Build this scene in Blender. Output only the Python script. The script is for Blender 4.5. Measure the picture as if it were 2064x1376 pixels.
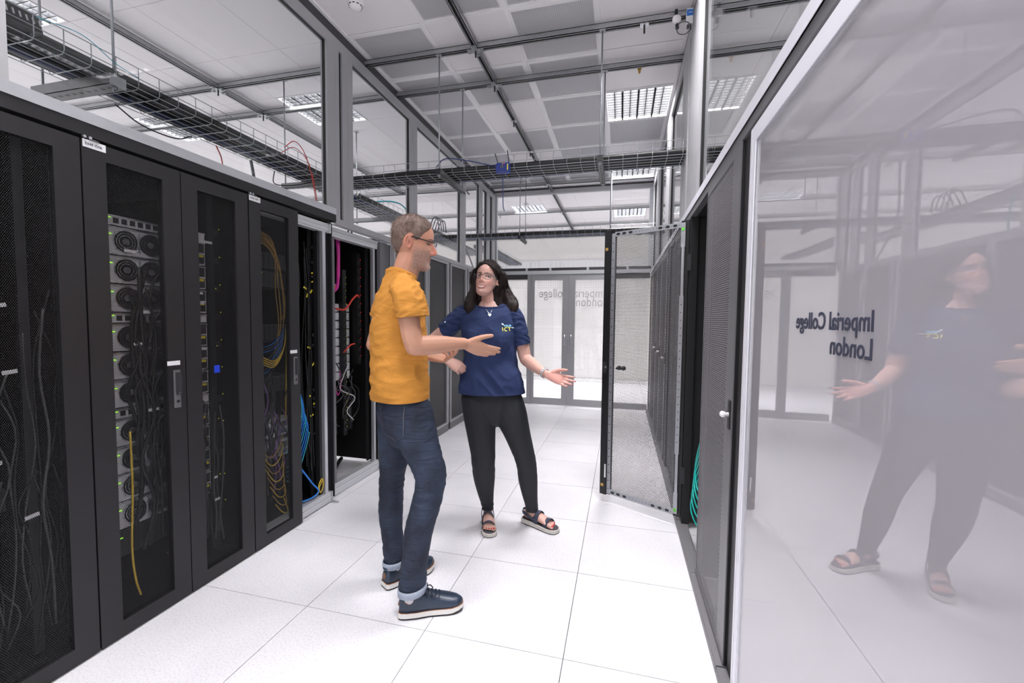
import bpy, bmesh, math, random
from mathutils import Vector, Matrix, noise
from mathutils.bvhtree import BVHTree

for o in list(bpy.data.objects):
    bpy.data.objects.remove(o, do_unlink=True)
SC = bpy.context.scene
COL = SC.collection
rnd = random.Random(7)
PI = math.pi

# ------------------------------------------------------------------ camera
cam_d = bpy.data.cameras.new('camera')
cam = bpy.data.objects.new('camera', cam_d)
COL.objects.link(cam)
cam_d.sensor_width = 36.0
cam_d.lens = 36.0 * 862.2081 / 2064.0
cam_d.clip_start = 0.02
cam_d.clip_end = 60
YAW, PITCH, ROLL = 0.2494, 0.0520, 0.0103
_f = Vector((-math.sin(YAW) * math.cos(PITCH), math.cos(YAW) * math.cos(PITCH), -math.sin(PITCH)))
_r = Vector((math.cos(YAW), math.sin(YAW), 0))
_u = _r.cross(_f)
_r2 = _r * math.cos(ROLL) + _u * math.sin(ROLL)
_u2 = -_r * math.sin(ROLL) + _u * math.cos(ROLL)
cam.matrix_world = Matrix(((_r2.x, _u2.x, -_f.x, 1.395), (_r2.y, _u2.y, -_f.y, -1.6414), (_r2.z, _u2.z, -_f.z, 1.3512), (0, 0, 0, 1)))
SC.camera = cam

# ------------------------------------------------------------------ world, exposure
W = bpy.data.worlds.new('world')
SC.world = W
W.use_nodes = True
W.node_tree.nodes['Background'].inputs[0].default_value = (1.0, 0.985, 1.0, 1)
W.node_tree.nodes['Background'].inputs[1].default_value = 1.3
SC.view_settings.view_transform = 'Standard'
SC.view_settings.look = 'None'
SC.view_settings.gamma = 1.0
SC.view_settings.use_curve_mapping = False
SC.view_settings.exposure = 0.12
LAMP_W = 84.0          # watts of one recessed ceiling luminaire
LAMP_C = (1.0, 0.975, 0.995)

# ------------------------------------------------------------------ materials
def newmat(name):
    m = bpy.data.materials.new(name)
    m.use_nodes = True
    nt = m.node_tree
    return m, nt, nt.nodes['Principled BSDF']

def mat(name, col, rough=0.5, metal=0.0, bump=0.0, bscale=200.0, var=0.0, vscale=8.0, spec=0.5, coat=0.0, emit=None, estr=0.0):
    m, nt, b = newmat(name)
    c = (*col, 1) if len(col) == 3 else col
    b.inputs['Base Color'].default_value = c
    b.inputs['Roughness'].default_value = rough
    b.inputs['Metallic'].default_value = metal
    b.inputs['Specular IOR Level'].default_value = spec
    if coat:
        b.inputs['Coat Weight'].default_value = coat
        b.inputs['Coat Roughness'].default_value = 0.08
    if emit:
        b.inputs['Emission Color'].default_value = (*emit, 1)
        b.inputs['Emission Strength'].default_value = estr
    tc = nt.nodes.new('ShaderNodeTexCoord')
    if bump:
        n = nt.nodes.new('ShaderNodeTexNoise')
        n.inputs['Scale'].default_value = bscale
        n.inputs['Detail'].default_value = 3
        nt.links.new(tc.outputs['Object'], n.inputs['Vector'])
        bp = nt.nodes.new('ShaderNodeBump')
        bp.inputs['Strength'].default_value = bump
        bp.inputs['Distance'].default_value = 0.004
        nt.links.new(n.outputs['Fac'], bp.inputs['Height'])
        nt.links.new(bp.outputs['Normal'], b.inputs['Normal'])
    if var:
        n = nt.nodes.new('ShaderNodeTexNoise')
        n.inputs['Scale'].default_value = vscale
        n.inputs['Detail'].default_value = 4
        nt.links.new(tc.outputs['Object'], n.inputs['Vector'])
        mx = nt.nodes.new('ShaderNodeMix')
        mx.data_type = 'RGBA'
        mx.inputs[6].default_value = tuple(max(0, x * (1 - var)) for x in c[:3]) + (1,)
        mx.inputs[7].default_value = tuple(min(1, x * (1 + var)) for x in c[:3]) + (1,)
        nt.links.new(n.outputs['Fac'], mx.inputs[0])
        nt.links.new(mx.outputs[2], b.inputs['Base Color'])
    return m

def M2(nt, op, a, b=None, c=None):
    n = nt.nodes.new('ShaderNodeMath')
    n.operation = op
    for i, v in enumerate((a, b, c)):
        if v is None:
            continue
        if isinstance(v, (int, float)):
            n.inputs[i].default_value = v
        else:
            nt.links.new(v, n.inputs[i])
    return n.outputs[0]

def perf(name, col, pitch, rad, axes='YZ', kind='hex', rough=0.45, metal=0.0, zones=None):
    """sheet with real see-through holes on a lattice in object space"""
    m, nt, b = newmat(name)
    b.inputs['Base Color'].default_value = (*col, 1)
    b.inputs['Roughness'].default_value = rough
    b.inputs['Metallic'].default_value = metal
    tc = nt.nodes.new('ShaderNodeTexCoord')
    sp = nt.nodes.new('ShaderNodeSeparateXYZ')
    nt.links.new(tc.outputs['Object'], sp.inputs[0])
    u0, v0 = sp.outputs[axes[0]], sp.outputs[axes[1]]
    u = M2(nt, 'DIVIDE', u0, pitch)
    if kind == 'hex':
        v = M2(nt, 'DIVIDE', v0, pitch * math.sqrt(3))
        def lat(off):
            a = M2(nt, 'SUBTRACT', M2(nt, 'FRACT', M2(nt, 'ADD', u, off)), 0.5)
            c = M2(nt, 'MULTIPLY', M2(nt, 'SUBTRACT', M2(nt, 'FRACT', M2(nt, 'ADD', v, off)), 0.5), math.sqrt(3))
            return M2(nt, 'SQRT', M2(nt, 'ADD', M2(nt, 'MULTIPLY', a, a), M2(nt, 'MULTIPLY', c, c)))
        d = M2(nt, 'MINIMUM', lat(0.0), lat(0.5))
    else:
        v = M2(nt, 'DIVIDE', v0, pitch)
        a = M2(nt, 'ABSOLUTE', M2(nt, 'SUBTRACT', M2(nt, 'FRACT', u), 0.5))
        c = M2(nt, 'ABSOLUTE', M2(nt, 'SUBTRACT', M2(nt, 'FRACT', v), 0.5))
        d = M2(nt, 'MAXIMUM', a, c)
    solid = M2(nt, 'GREATER_THAN', d, rad)
    if zones:
        inz = None
        for z0, z1 in zones:
            q = M2(nt, 'MULTIPLY', M2(nt, 'GREATER_THAN', v0, z0), M2(nt, 'LESS_THAN', v0, z1))
            inz = q if inz is None else M2(nt, 'ADD', inz, q)
        solid = M2(nt, 'MAXIMUM', solid, M2(nt, 'SUBTRACT', 1.0, inz))
    nt.links.new(solid, b.inputs['Alpha'])
    return m

def schlick(nt, f0, f90=1.0):
    g = nt.nodes.new('ShaderNodeNewGeometry')
    dt = nt.nodes.new('ShaderNodeVectorMath'); dt.operation = 'DOT_PRODUCT'
    nt.links.new(g.outputs['Normal'], dt.inputs[0]); nt.links.new(g.outputs['Incoming'], dt.inputs[1])
    k = M2(nt, 'POWER', M2(nt, 'SUBTRACT', 1.0, M2(nt, 'ABSOLUTE', dt.outputs['Value'])), 5.0)
    return M2(nt, 'ADD', M2(nt, 'MULTIPLY', k, f90-f0), f0)

def glass_mat(name, tint=(0.97, 0.98, 0.985), gain=1.0, rough=0.0):
    m = bpy.data.materials.new(name)
    m.use_nodes = True
    nt = m.node_tree
    nt.nodes.remove(nt.nodes['Principled BSDF'])
    out = nt.nodes['Material Output']
    tr = nt.nodes.new('ShaderNodeBsdfTransparent')
    tr.inputs[0].default_value = (*tint, 1)
    gl = nt.nodes.new('ShaderNodeBsdfGlossy')
    gl.inputs['Roughness'].default_value = rough
    mx = nt.nodes.new('ShaderNodeMixShader')
    nt.links.new(schlick(nt, 0.04*gain, 0.8), mx.inputs[0])
    nt.links.new(tr.outputs[0], mx.inputs[1])
    nt.links.new(gl.outputs[0], mx.inputs[2])
    nt.links.new(mx.outputs[0], out.inputs[0])
    return m

def floor_mat():
    m, nt, b = newmat('floor_tile')
    tc = nt.nodes.new('ShaderNodeTexCoord')
    g = nt.nodes.new('ShaderNodeNewGeometry')
    n = nt.nodes.new('ShaderNodeTexNoise'); n.inputs['Scale'].default_value = 130; n.inputs['Detail'].default_value = 4
    nt.links.new(g.outputs['Position'], n.inputs['Vector'])
    r = nt.nodes.new('ShaderNodeValToRGB')
    r.color_ramp.elements[0].position = 0.30; r.color_ramp.elements[0].color = (0.66, 0.65, 0.68, 1)
    r.color_ramp.elements[1].position = 0.52; r.color_ramp.elements[1].color = (0.80, 0.79, 0.825, 1)
    nt.links.new(n.outputs['Fac'], r.inputs[0])
    n2 = nt.nodes.new('ShaderNodeTexNoise'); n2.inputs['Scale'].default_value = 2.5; n2.inputs['Detail'].default_value = 5
    nt.links.new(g.outputs['Position'], n2.inputs['Vector'])
    mx = nt.nodes.new('ShaderNodeMix'); mx.data_type = 'RGBA'; mx.blend_type = 'MULTIPLY'
    mx.inputs[0].default_value = 1.0
    r2 = nt.nodes.new('ShaderNodeValToRGB')
    r2.color_ramp.elements[0].color = (0.93, 0.93, 0.935, 1); r2.color_ramp.elements[1].color = (1, 1, 1, 1)
    r2.color_ramp.elements[0].position = 0.35; r2.color_ramp.elements[1].position = 0.6
    nt.links.new(n2.outputs['Fac'], r2.inputs[0])
    nt.links.new(r.outputs[0], mx.inputs[6]); nt.links.new(r2.outputs[0], mx.inputs[7])
    nt.links.new(mx.outputs[2], b.inputs['Base Color'])
    b.inputs['Roughness'].default_value = 0.42
    return m

def vcol_mat(name, rough=0.5, bump=0.0, bscale=150, sss=0.0, spec=0.35):
    m, nt, b = newmat(name)
    a = nt.nodes.new('ShaderNodeVertexColor'); a.layer_name = 'Col'
    nt.links.new(a.outputs[0], b.inputs['Base Color'])
    b.inputs['Roughness'].default_value = rough
    b.inputs['Specular IOR Level'].default_value = spec
    if sss:
        b.inputs['Subsurface Weight'].default_value = sss
        b.inputs['Subsurface Radius'].default_value = (0.012, 0.004, 0.002)
        b.inputs['Subsurface Scale'].default_value = 0.5
    if bump:
        tc = nt.nodes.new('ShaderNodeTexCoord')
        n = nt.nodes.new('ShaderNodeTexNoise'); n.inputs['Scale'].default_value = bscale; n.inputs['Detail'].default_value = 4
        nt.links.new(tc.outputs['Object'], n.inputs['Vector'])
        bp = nt.nodes.new('ShaderNodeBump'); bp.inputs['Strength'].default_value = bump; bp.inputs['Distance'].default_value = 0.003
        nt.links.new(n.outputs['Fac'], bp.inputs['Height']); nt.links.new(bp.outputs['Normal'], b.inputs['Normal'])
    return m

T = {}
T['floor'] = floor_mat()
T['slab'] = mat('floor_gap_dark', (0.03, 0.03, 0.035), 0.8)
T['ceil'] = mat('ceiling_tile_white', (0.88, 0.85, 0.86), 0.85, bump=0.15, bscale=400)
T['tbar'] = mat('ceiling_bar_white', (0.88, 0.865, 0.88), 0.5)
T['plenum'] = mat('plenum_grey', (0.55, 0.55, 0.57), 0.9)
T['wall'] = mat('painted_wall', (0.80, 0.775, 0.745), 0.8, var=0.03)
T['grille'] = perf('ceiling_grille', (0.78, 0.77, 0.80), 0.0125, 0.34, 'XY', 'sq', 0.5)
T['alu'] = mat('anodised_aluminium', (0.66, 0.67, 0.69), 0.4, 0.45, bump=0.03, bscale=500, var=0.05, vscale=30)
T['alu2'] = mat('satin_aluminium', (0.60, 0.61, 0.64), 0.32, 0.7, var=0.06, vscale=20)
T['frame'] = mat('grey_coated_frame', (0.40, 0.40, 0.415), 0.45, 0.15, var=0.04)
T['dframe_shade'] = mat('dark_frame_and_shade', (0.055, 0.052, 0.055), 0.6)  # dark frame parts, and the painted shade above the glazing headers
T['whiteframe'] = mat('white_coated_frame', (0.78, 0.78, 0.84), 0.35)
T['galv'] = mat('galvanised_steel', (0.42, 0.43, 0.44), 0.42, 0.85, bump=0.05, bscale=80, var=0.22, vscale=45)
T['zinc'] = mat('zinc_rod', (0.40, 0.415, 0.44), 0.45, 0.8)
T['glass'] = glass_mat('clear_glass', gain=0.9)
T['char'] = mat('charcoal_powder_coat', (0.0125, 0.0118, 0.0135), 0.5, 0.0, bump=0.12, bscale=900, var=0.05, vscale=300)
T['black'] = mat('black_plastic', (0.008, 0.008, 0.009), 0.45)
T['inner'] = mat('cabinet_inside', (0.012, 0.012, 0.014), 0.55)
T['mesh_l'] = perf('rack_door_mesh', (0.016, 0.016, 0.018), 0.0060, 0.43, 'YZ', 'hex')
T['mesh_fine'] = perf('rack_door_fine_mesh', (0.055, 0.053, 0.057), 0.006, 0.36, 'YZ', 'hex')
T['mesh_r'] = perf('rack_door_slot_mesh', (0.27, 0.26, 0.28), 0.0105, 0.36, 'YZ', 'hex', 0.4)
T['mesh_o'] = perf('open_door_mesh', (0.11, 0.11, 0.115), 0.0105, 0.395, 'YZ', 'hex', 0.4, 0.3)
T['darkmesh'] = perf('side_panel_mesh', (0.05, 0.049, 0.052), 0.006, 0.30, 'YZ', 'hex')
T['graphite'] = mat('graphite_coat', (0.17, 0.167, 0.175), 0.4, 0.3, bump=0.05, bscale=600)
T['skirt'] = mat('grey_plinth', (0.20, 0.195, 0.205), 0.5, 0.2, bump=0.08, bscale=200)
T['steel'] = mat('bright_steel', (0.62, 0.63, 0.66), 0.28, 0.9, var=0.05)
T['galv_shaded'] = mat('galvanised_in_shade', (0.22, 0.22, 0.225), 0.5, 0.6, bump=0.05, bscale=80, var=0.2, vscale=30)  # darker copy of the galvanised steel, shade under the hangers painted in
T['server'] = mat('server_grey_metal', (0.74, 0.74, 0.77), 0.45, 0.1, bump=0.05, bscale=300, var=0.1, vscale=40)
T['server_d'] = mat('server_dark_metal', (0.05, 0.05, 0.055), 0.45, 0.4)
T['fan'] = mat('fan_black', (0.015, 0.015, 0.016), 0.5)
T['port'] = mat('port_blue', (0.05, 0.09, 0.20), 0.4)
T['white'] = mat('white_label', (0.80, 0.80, 0.82), 0.6)
T['ink'] = mat('grey_ink', (0.045, 0.048, 0.075), 0.7, spec=0.2)
T['yellow'] = mat('yellow_tag', (0.85, 0.72, 0.05), 0.5)
T['blue'] = mat('blue_sticker', (0.01, 0.05, 0.62), 0.5)
T['c_black'] = mat('cable_black', (0.012, 0.012, 0.013), 0.4)
T['c_grey'] = mat('cable_grey', (0.085, 0.085, 0.09), 0.45)
T['c_white'] = mat('cable_white', (0.6, 0.6, 0.62), 0.45)
T['c_yel'] = mat('cable_yellow', (0.80, 0.55, 0.05), 0.42)
T['c_tan'] = mat('cable_tan', (0.50, 0.30, 0.07), 0.45)
T['c_blue'] = mat('cable_blue', (0.02, 0.22, 0.75), 0.4)
T['c_navy'] = mat('cable_navy', (0.02, 0.04, 0.16), 0.4)
T['c_cyan'] = mat('cable_aqua', (0.04, 0.45, 0.55), 0.4)
T['c_teal'] = mat('cable_teal', (0.0, 0.42, 0.36), 0.4)
T['c_pink'] = mat('cable_magenta', (0.70, 0.04, 0.36), 0.4)
T['c_red'] = mat('cable_red', (0.75, 0.05, 0.03), 0.4)
T['c_orange'] = mat('cable_orange', (0.80, 0.22, 0.07), 0.4)
T['c_violet'] = mat('cable_violet', (0.28, 0.14, 0.42), 0.4)
T['led_g'] = mat('led_green', (0.1, 0.5, 0.02), 0.4, emit=(0.45, 1.0, 0.08), estr=1.2)
T['led_y'] = mat('led_yellow', (0.5, 0.5, 0.02), 0.4, emit=(0.85, 0.95, 0.05), estr=0.6)
T['led_r'] = mat('led_red', (0.6, 0.02, 0.02), 0.4, emit=(1.0, 0.03, 0.02), estr=1.5)
T['lamp'] = mat('lamp_diffuser', (0.9, 0.9, 0.9), 0.5, emit=(0.97, 0.96, 1.0), estr=7.0)
T['louvre'] = mat('dark_louvre', (0.030, 0.031, 0.033), 0.6, 0.0, spec=0.1)
T['film'] = perf('frosted_film', (0.86, 0.845, 0.83), 0.036, 0.29, 'XZ', 'sq', 0.6, zones=((0.395, 1.22), (1.262, 1.53), (1.835, 1.968)))
_nt = T['film'].node_tree
_p = _nt.nodes['Principled BSDF']; _al = _p.inputs['Alpha'].links[0].from_socket
_tl = _nt.nodes.new('ShaderNodeBsdfTranslucent'); _tl.inputs[0].default_value = (0.92, 0.90, 0.88, 1)
_df = _nt.nodes.new('ShaderNodeBsdfDiffuse'); _df.inputs[0].default_value = (0.86, 0.845, 0.83, 1)
_m1 = _nt.nodes.new('ShaderNodeMixShader'); _m1.inputs[0].default_value = 0.55
_nt.links.new(_df.outputs[0], _m1.inputs[1]); _nt.links.new(_tl.outputs[0], _m1.inputs[2])
_tr = _nt.nodes.new('ShaderNodeBsdfTransparent'); _m2 = _nt.nodes.new('ShaderNodeMixShader')
_nt.links.new(_al, _m2.inputs[0]); _nt.links.new(_tr.outputs[0], _m2.inputs[1]); _nt.links.new(_m1.outputs[0], _m2.inputs[2])
_nt.links.new(_m2.outputs[0], _nt.nodes['Material Output'].inputs[0])
def half_mirror(name, col, f0):
    m = bpy.data.materials.new(name); m.use_nodes = True
    nt = m.node_tree; nt.nodes.remove(nt.nodes['Principled BSDF'])
    d = nt.nodes.new('ShaderNodeBsdfDiffuse'); d.inputs[0].default_value = (*col, 1)
    gl = nt.nodes.new('ShaderNodeBsdfGlossy'); gl.inputs['Roughness'].default_value = 0.0
    mx = nt.nodes.new('ShaderNodeMixShader')
    nt.links.new(schlick(nt, f0), mx.inputs[0]); nt.links.new(d.outputs[0], mx.inputs[1]); nt.links.new(gl.outputs[0], mx.inputs[2])
    nt.links.new(mx.outputs[0], nt.nodes['Material Output'].inputs[0])
    return m
T['panelglass'] = half_mirror('white_backed_glass', (0.43, 0.412, 0.448), 0.30)

# ------------------------------------------------------------------ mesh helpers
class MB:
    def __init__(s):
        s.v = []; s.f = []; s.sm = False
    def box(s, x0, x1, y0, y1, z0, z1):
        n = len(s.v)
        s.v += [(x0, y0, z0), (x1, y0, z0), (x1, y1, z0), (x0, y1, z0), (x0, y0, z1), (x1, y0, z1), (x1, y1, z1), (x0, y1, z1)]
        s.f += [(n, n+3, n+2, n+1), (n+4, n+5, n+6, n+7), (n, n+1, n+5, n+4), (n+1, n+2, n+6, n+5), (n+2, n+3, n+7, n+6), (n+3, n, n+4, n+7)]
        return s
    def ringyz(s, x0, x1, y0, y1, z0, z1, wy0, wy1, wz0, wz1):
        s.box(x0, x1, y0, y0+wy0, z0, z1); s.box(x0, x1, y1-wy1, y1, z0, z1)
        s.box(x0, x1, y0+wy0, y1-wy1, z0, z0+wz0); s.box(x0, x1, y0+wy0, y1-wy1, z1-wz1, z1)
        return s
    def ringxz(s, y0, y1, x0, x1, z0, z1, wx0, wx1, wz0, wz1):
        s.box(x0, x0+wx0, y0, y1, z0, z1); s.box(x1-wx1, x1, y0, y1, z0, z1)
        s.box(x0+wx0, x1-wx1, y0, y1, z0, z0+wz0); s.box(x0+wx0, x1-wx1, y0, y1, z1-wz1, z1)
        return s
    def rings(s, rings, cap=True):
        n0 = len(s.v); k = len(rings[0])
        for r in rings:
            s.v += [tuple(p) for p in r]
        for i in range(len(rings)-1):
            for j in range(k):
                a = n0+i*k+j; b = n0+i*k+(j+1) % k
                s.f.append((a, b, b+k, a+k))
        if cap:
            s.f.append(tuple(n0+j for j in reversed(range(k))))
            e = n0+(len(rings)-1)*k
            s.f.append(tuple(e+j for j in range(k)))
        return s
    def tube(s, pts, r, n=6, ref=None):
        pts = [Vector(p) for p in pts]
        rs = r if isinstance(r, (list, tuple)) else [r]*len(pts)
        t0 = (pts[1]-pts[0]).normalized()
        a = Vector(ref) if ref else (Vector((0, 0, 1)) if abs(t0.z) < 0.9 else Vector((1, 0, 0)))
        rings = []
        for i, p in enumerate(pts):
            t = (pts[min(i+1, len(pts)-1)]-pts[max(i-1, 0)]).normalized()
            a = (a - t*a.dot(t))
            if a.length < 1e-6:
                a = t.orthogonal()
            a.normalize(); b = t.cross(a)
            q = rs[i]
            ra, rb = q if isinstance(q, (list, tuple)) else (q, q)
            rings.append([p+a*(ra*math.cos(2*PI*j/n))+b*(rb*math.sin(2*PI*j/n)) for j in range(n)])
        return s.rings(rings)
    def disc(s, c, axis, r, h, n=12):
        c = Vector(c); ax = Vector(axis).normalized()
        return s.tube([c, c+ax*h], r, n)
    def lathe(s, c, prof, n=14, axis=(0, 0, 1)):
        c = Vector(c); ax = Vector(axis).normalized(); a = ax.orthogonal().normalized(); b = ax.cross(a)
        return s.rings([[c+ax*h+a*(r*math.cos(2*PI*j/n))+b*(r*math.sin(2*PI*j/n)) for j in range(n)] for r, h in prof])
    def obox(s, c, ax, ay, az, hx, hy, hz):
        c = Vector(c); n = len(s.v)
        for sz in (-1, 1):
            for sx, sy in ((-1, -1), (1, -1), (1, 1), (-1, 1)):
                s.v.append(tuple(c+Vector(ax)*hx*sx+Vector(ay)*hy*sy+Vector(az)*hz*sz))
        s.f += [(n, n+3, n+2, n+1), (n+4, n+5, n+6, n+7), (n, n+1, n+5, n+4), (n+1, n+2, n+6, n+5), (n+2, n+3, n+7, n+6), (n+3, n, n+4, n+7)]
        return s
    def mesh(s, name, off=Vector((0, 0, 0)), smooth=False):
        me = bpy.data.meshes.new(name)
        me.from_pydata([tuple(Vector(v)-off) for v in s.v], [], s.f)
        if smooth:
            for p in me.polygons: p.use_smooth = True
        me.update()
        return me
    def build(s, name, m, parent=None, smooth=False, label=None):
        off = Vector((0, 0, 0)); q = parent
        while q is not None:
            off = off+q.location; q = q.parent
        return link(name, s.mesh(name, off, smooth), m, parent, label)

def link(name, me, m, parent=None, label=None):
    o = bpy.data.objects.new(name, me)
    COL.objects.link(o)
    if m is not None:
        me.materials.clear(); me.materials.append(T[m] if isinstance(m, str) else m)
    if parent is not None: o.parent = parent
    if label: o['label'] = label
    return o

def tag(o, label=None, cat=None, group=None, kind=None):
    if label: o['label'] = label
    if cat: o['category'] = cat
    if group: o['group'] = group
    if kind: o['kind'] = kind
    return o

def empty(name, loc=(0, 0, 0), label=None, cat=None, group=None, kind=None, rz=0.0):
    o = bpy.data.objects.new(name, None)
    o.empty_display_size = 0.1
    COL.objects.link(o)
    o.location = loc; o.rotation_euler = (0, 0, rz)
    return tag(o, label, cat, group, kind)

def B(name, m, parent, *boxes, label=None):
    b = MB()
    for q in boxes: b.box(*q)
    return b.build(name, m, parent, label=label)

def crom(pts, k=6):
    p = [Vector(q) for q in pts]
    if len(p) < 3: return p
    p = [p[0]*2-p[1]]+p+[p[-1]*2-p[-2]]
    out = []
    for i in range(1, len(p)-2):
        for j in range(k):
            t = j/k
            out.append(0.5*((2*p[i])+(-p[i-1]+p[i+1])*t+(2*p[i-1]-5*p[i]+4*p[i+1]-p[i+2])*t*t+(-p[i-1]+3*p[i]-3*p[i+1]+p[i+2])*t**3))
    out.append(p[-2])
    return out

def cable(name, label, pts, r, m, group=None, k=6, n=6, cat='cable', parent=None):
    o = MB().tube(crom(pts, k), r, n).build(name, m, parent, smooth=True)
    if parent is None: tag(o, label, cat, group)
    return o

def text_mesh(body, size, mw, m, name, parent=None, xs=1.0, extrude=0.0004, lines=1.0, bold=0.0):
    cu = bpy.data.curves.new(name, 'FONT')
    cu.body = body; cu.size = size; cu.extrude = extrude; cu.space_line = lines; cu.resolution_u = 3; cu.offset = bold
    t = bpy.data.objects.new(name, cu)
    COL.objects.link(t)
    dg = bpy.context.evaluated_depsgraph_get()
    me = bpy.data.meshes.new_from_object(t.evaluated_get(dg))
    bpy.data.objects.remove(t, do_unlink=True)
    me.transform(Matrix.Diagonal((xs, 1, 1, 1)))
    off = Vector((0, 0, 0)); q = parent
    while q is not None:
        off = off+q.location; q = q.parent
    me.transform(Matrix.Translation(-off) @ mw)
    return link(name, me, m, parent)

def basis(o, x, y):
    x = Vector(x).normalized(); y = Vector(y).normalized(); z = x.cross(y)
    return Matrix(((x.x, y.x, z.x, o[0]), (x.y, y.y, z.y, o[1]), (x.z, y.z, z.z, o[2]), (0, 0, 0, 1)))

# ================================================================== THE SETTING
# ---- raised floor with 600 mm tiles
floor = B('floor', 'slab', None, (-5.4, 4.8, -4.2, 9.0, -0.12, -0.006))
floor['kind'] = 'structure'
_tile = MB().box(0.0016, 0.5984, 0.0016, 0.5984, -0.03, 0.0).mesh('floor_tile')
_tile.materials.append(T['floor'])
for i in range(-8, 7):
    for j in range(-5, 14):
        o = bpy.data.objects.new('tile', _tile); COL.objects.link(o)
        o.parent = floor; o.location = (0.6*i, 0.6*j, 0)

# ---- suspended ceiling
CZ = 3.40
ceiling = B('ceiling', 'plenum', None, (-5.4, 4.8, -4.2, 9.0, CZ+0.09, CZ+0.15))
ceiling['kind'] = 'structure'
_ct = MB().box(0.0018, 0.5982, 0.0018, 0.5982, 0.0, 0.018).mesh('ceiling_tile'); _ct.materials.append(T['ceil'])
_cc = MB().box(0.012, 0.588, 0.012, 0.588, 0.004, 0.02).mesh('ceiling_tile_inset'); _cc.materials.append(T['ceil'])
_cg = MB()
_cg.box(0.03, 0.57, 0.03, 0.57, 0.003, 0.0045)
_cg = _cg.mesh('ceiling_grille'); _cg.materials.append(T['grille'])
_cf = MB(); _cf.box(0.012, 0.588, 0.012, 0.03, 0.0, 0.012); _cf.box(0.012, 0.588, 0.57, 0.588, 0.0, 0.012); _cf.box(0.012, 0.03, 0.03, 0.57, 0.0, 0.012); _cf.box(0.57, 0.588, 0.03, 0.57, 0.0, 0.012)
_cf = _cf.mesh('grille_frame'); _cf.materials.append(T['tbar'])
LIGHTS = {(3, 4), (3, 7), (3, 1), (3, -2), (0, -2), (0, 10), (-2, 3), (-5, 3), (-4, 0), (-2, -3), (3, 11), (6, 3)}
GRILLE = {(0, 2), (0, 3), (0, 4), (0, 5), (0, 6), (0, 7), (1, 1), (1, 3), (1, 5), (1, 7), (2, 1), (2, 2), (2, 3), (2, 4), (2, 5), (2, 6), (2, 7), (3, 5), (1, -1), (2, -1), (2, 0)}
def cpiece(name, me, i, j):
    o = bpy.data.objects.new(name, me); COL.objects.link(o); o.parent = ceiling
    o.location = (-0.6+0.6*i, 0.6*j, CZ)
for i in range(-7, 9):
    for j in range(-5, 15):
        if (i, j) in LIGHTS: continue
        corr = 0 <= i <= 3 and j <= 7
        if corr and (i, j) in GRILLE:
            cpiece('grille_tile', _cg, i, j); cpiece('grille_frame', _cf, i, j)
        elif corr:
            cpiece('ceiling_tile', _cc, i, j)
        else:
            cpiece('ceiling_tile', _ct, i, j)
for i in range(5):
    B('grid_bar', 'tbar', ceiling, (-0.612+0.6*i, -0.588+0.6*i, -3.0, 5.0, CZ-0.004, CZ+0.004))
for j in range(-4, 9):
    B('grid_bar', 'tbar', ceiling, (-0.6, 1.8, 0.6*j-0.010, 0.6*j+0.010, CZ-0.003, CZ+0.0035))

# ---- outer walls of the hall
for nm, bx in (('wall_back', (-5, 4.4, 8.45, 8.6, 0, CZ)),):
    o = B(nm, 'wall', None, bx); o['kind'] = 'structure'
# slatted vent strip high on the back wall
wb = bpy.data.objects['wall_back']
for k in range(46):
    x = -2.2+k*0.1
    B('slat', 'white', wb, (x, x+0.055, 8.436, 8.45, 2.46, 2.70))
B('vent_frame', 'white', wb, (-2.3, 2.5, 8.43, 8.45, 2.42, 2.46), (-2.3, 2.5, 8.43, 8.45, 2.70, 2.74), (-2.3, 2.5, 8.442, 8.45, 2.57, 2.60))

# ---- glazed partition above the cabinets, left and right
def glazed(n, xs, side, panes, z0, z1, ztop, ya, yb, label):
    """side=+1: frame face towards +X (left wall)."""
    x0, x1 = (xs-0.05, xs) if side > 0 else (xs, xs+0.05)
    root = empty('window_%d' % n, (xs, ya, 0), kind='structure')
    root['label'] = label
    B('header', 'frame', root, (x0, x1, ya, yb, z1, ztop))
    B('header_gap_shade', 'dframe_shade', root, (x0+0.004, x1-0.012 if side > 0 else x1-0.004, ya, yb, ztop, CZ-0.001)) if side > 0 else B('header_gap_shade', 'dframe_shade', root, (x0+0.012, x1-0.004, ya, yb, ztop, CZ-0.001))  # dark strip painted in for the shadowed gap between header and ceiling
    edges = [ya]
    for a, b, zz in panes: edges += [a, b]
    edges.append(yb)
    for k in range(0, len(edges), 2):
        a, b = edges[k], edges[k+1]
        if b-a < 0.004: continue
        zb = panes[min(k//2, len(panes)-1)][2]-0.045
        if b-a > 0.12:
            B('post', 'frame', root, (x0, x1, a, (a+b)/2-0.0012, zb, z1)); B('post', 'frame', root, (x0, x1, (a+b)/2+0.0012, b, zb, z1))
        else:
            B('post', 'frame', root, (x0, x1, a, b, zb, z1))
    gx = (xs-0.030, xs-0.024) if side > 0 else (xs+0.024, xs+0.030)
    kx = (xs-0.034, xs-0.016) if side > 0 else (xs+0.016, xs+0.034)
    for a, b, zz in panes:
        B('glass_pane', 'glass', root, (gx[0], gx[1], a, b, zz, z1))
        B('gasket', 'black', root, (*kx, a, a+0.006, zz, z1), (*kx, b-0.006, b, zz, z1), (*kx, a, b, z1-0.006, z1), (*kx, a, b, zz, zz+0.004))
        B('sill', 'frame', root, (x0, x1, a, b, zz-0.045, zz))
    return root
glazed(1, -0.60, 1, [(-2.6, -0.70, 2.127), (-0.635, 0.971, 2.127)], 2.127, 3.247, 3.32, -2.9, 1.0535, 'grey framed glazing above the black cabinets on the left')
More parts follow.
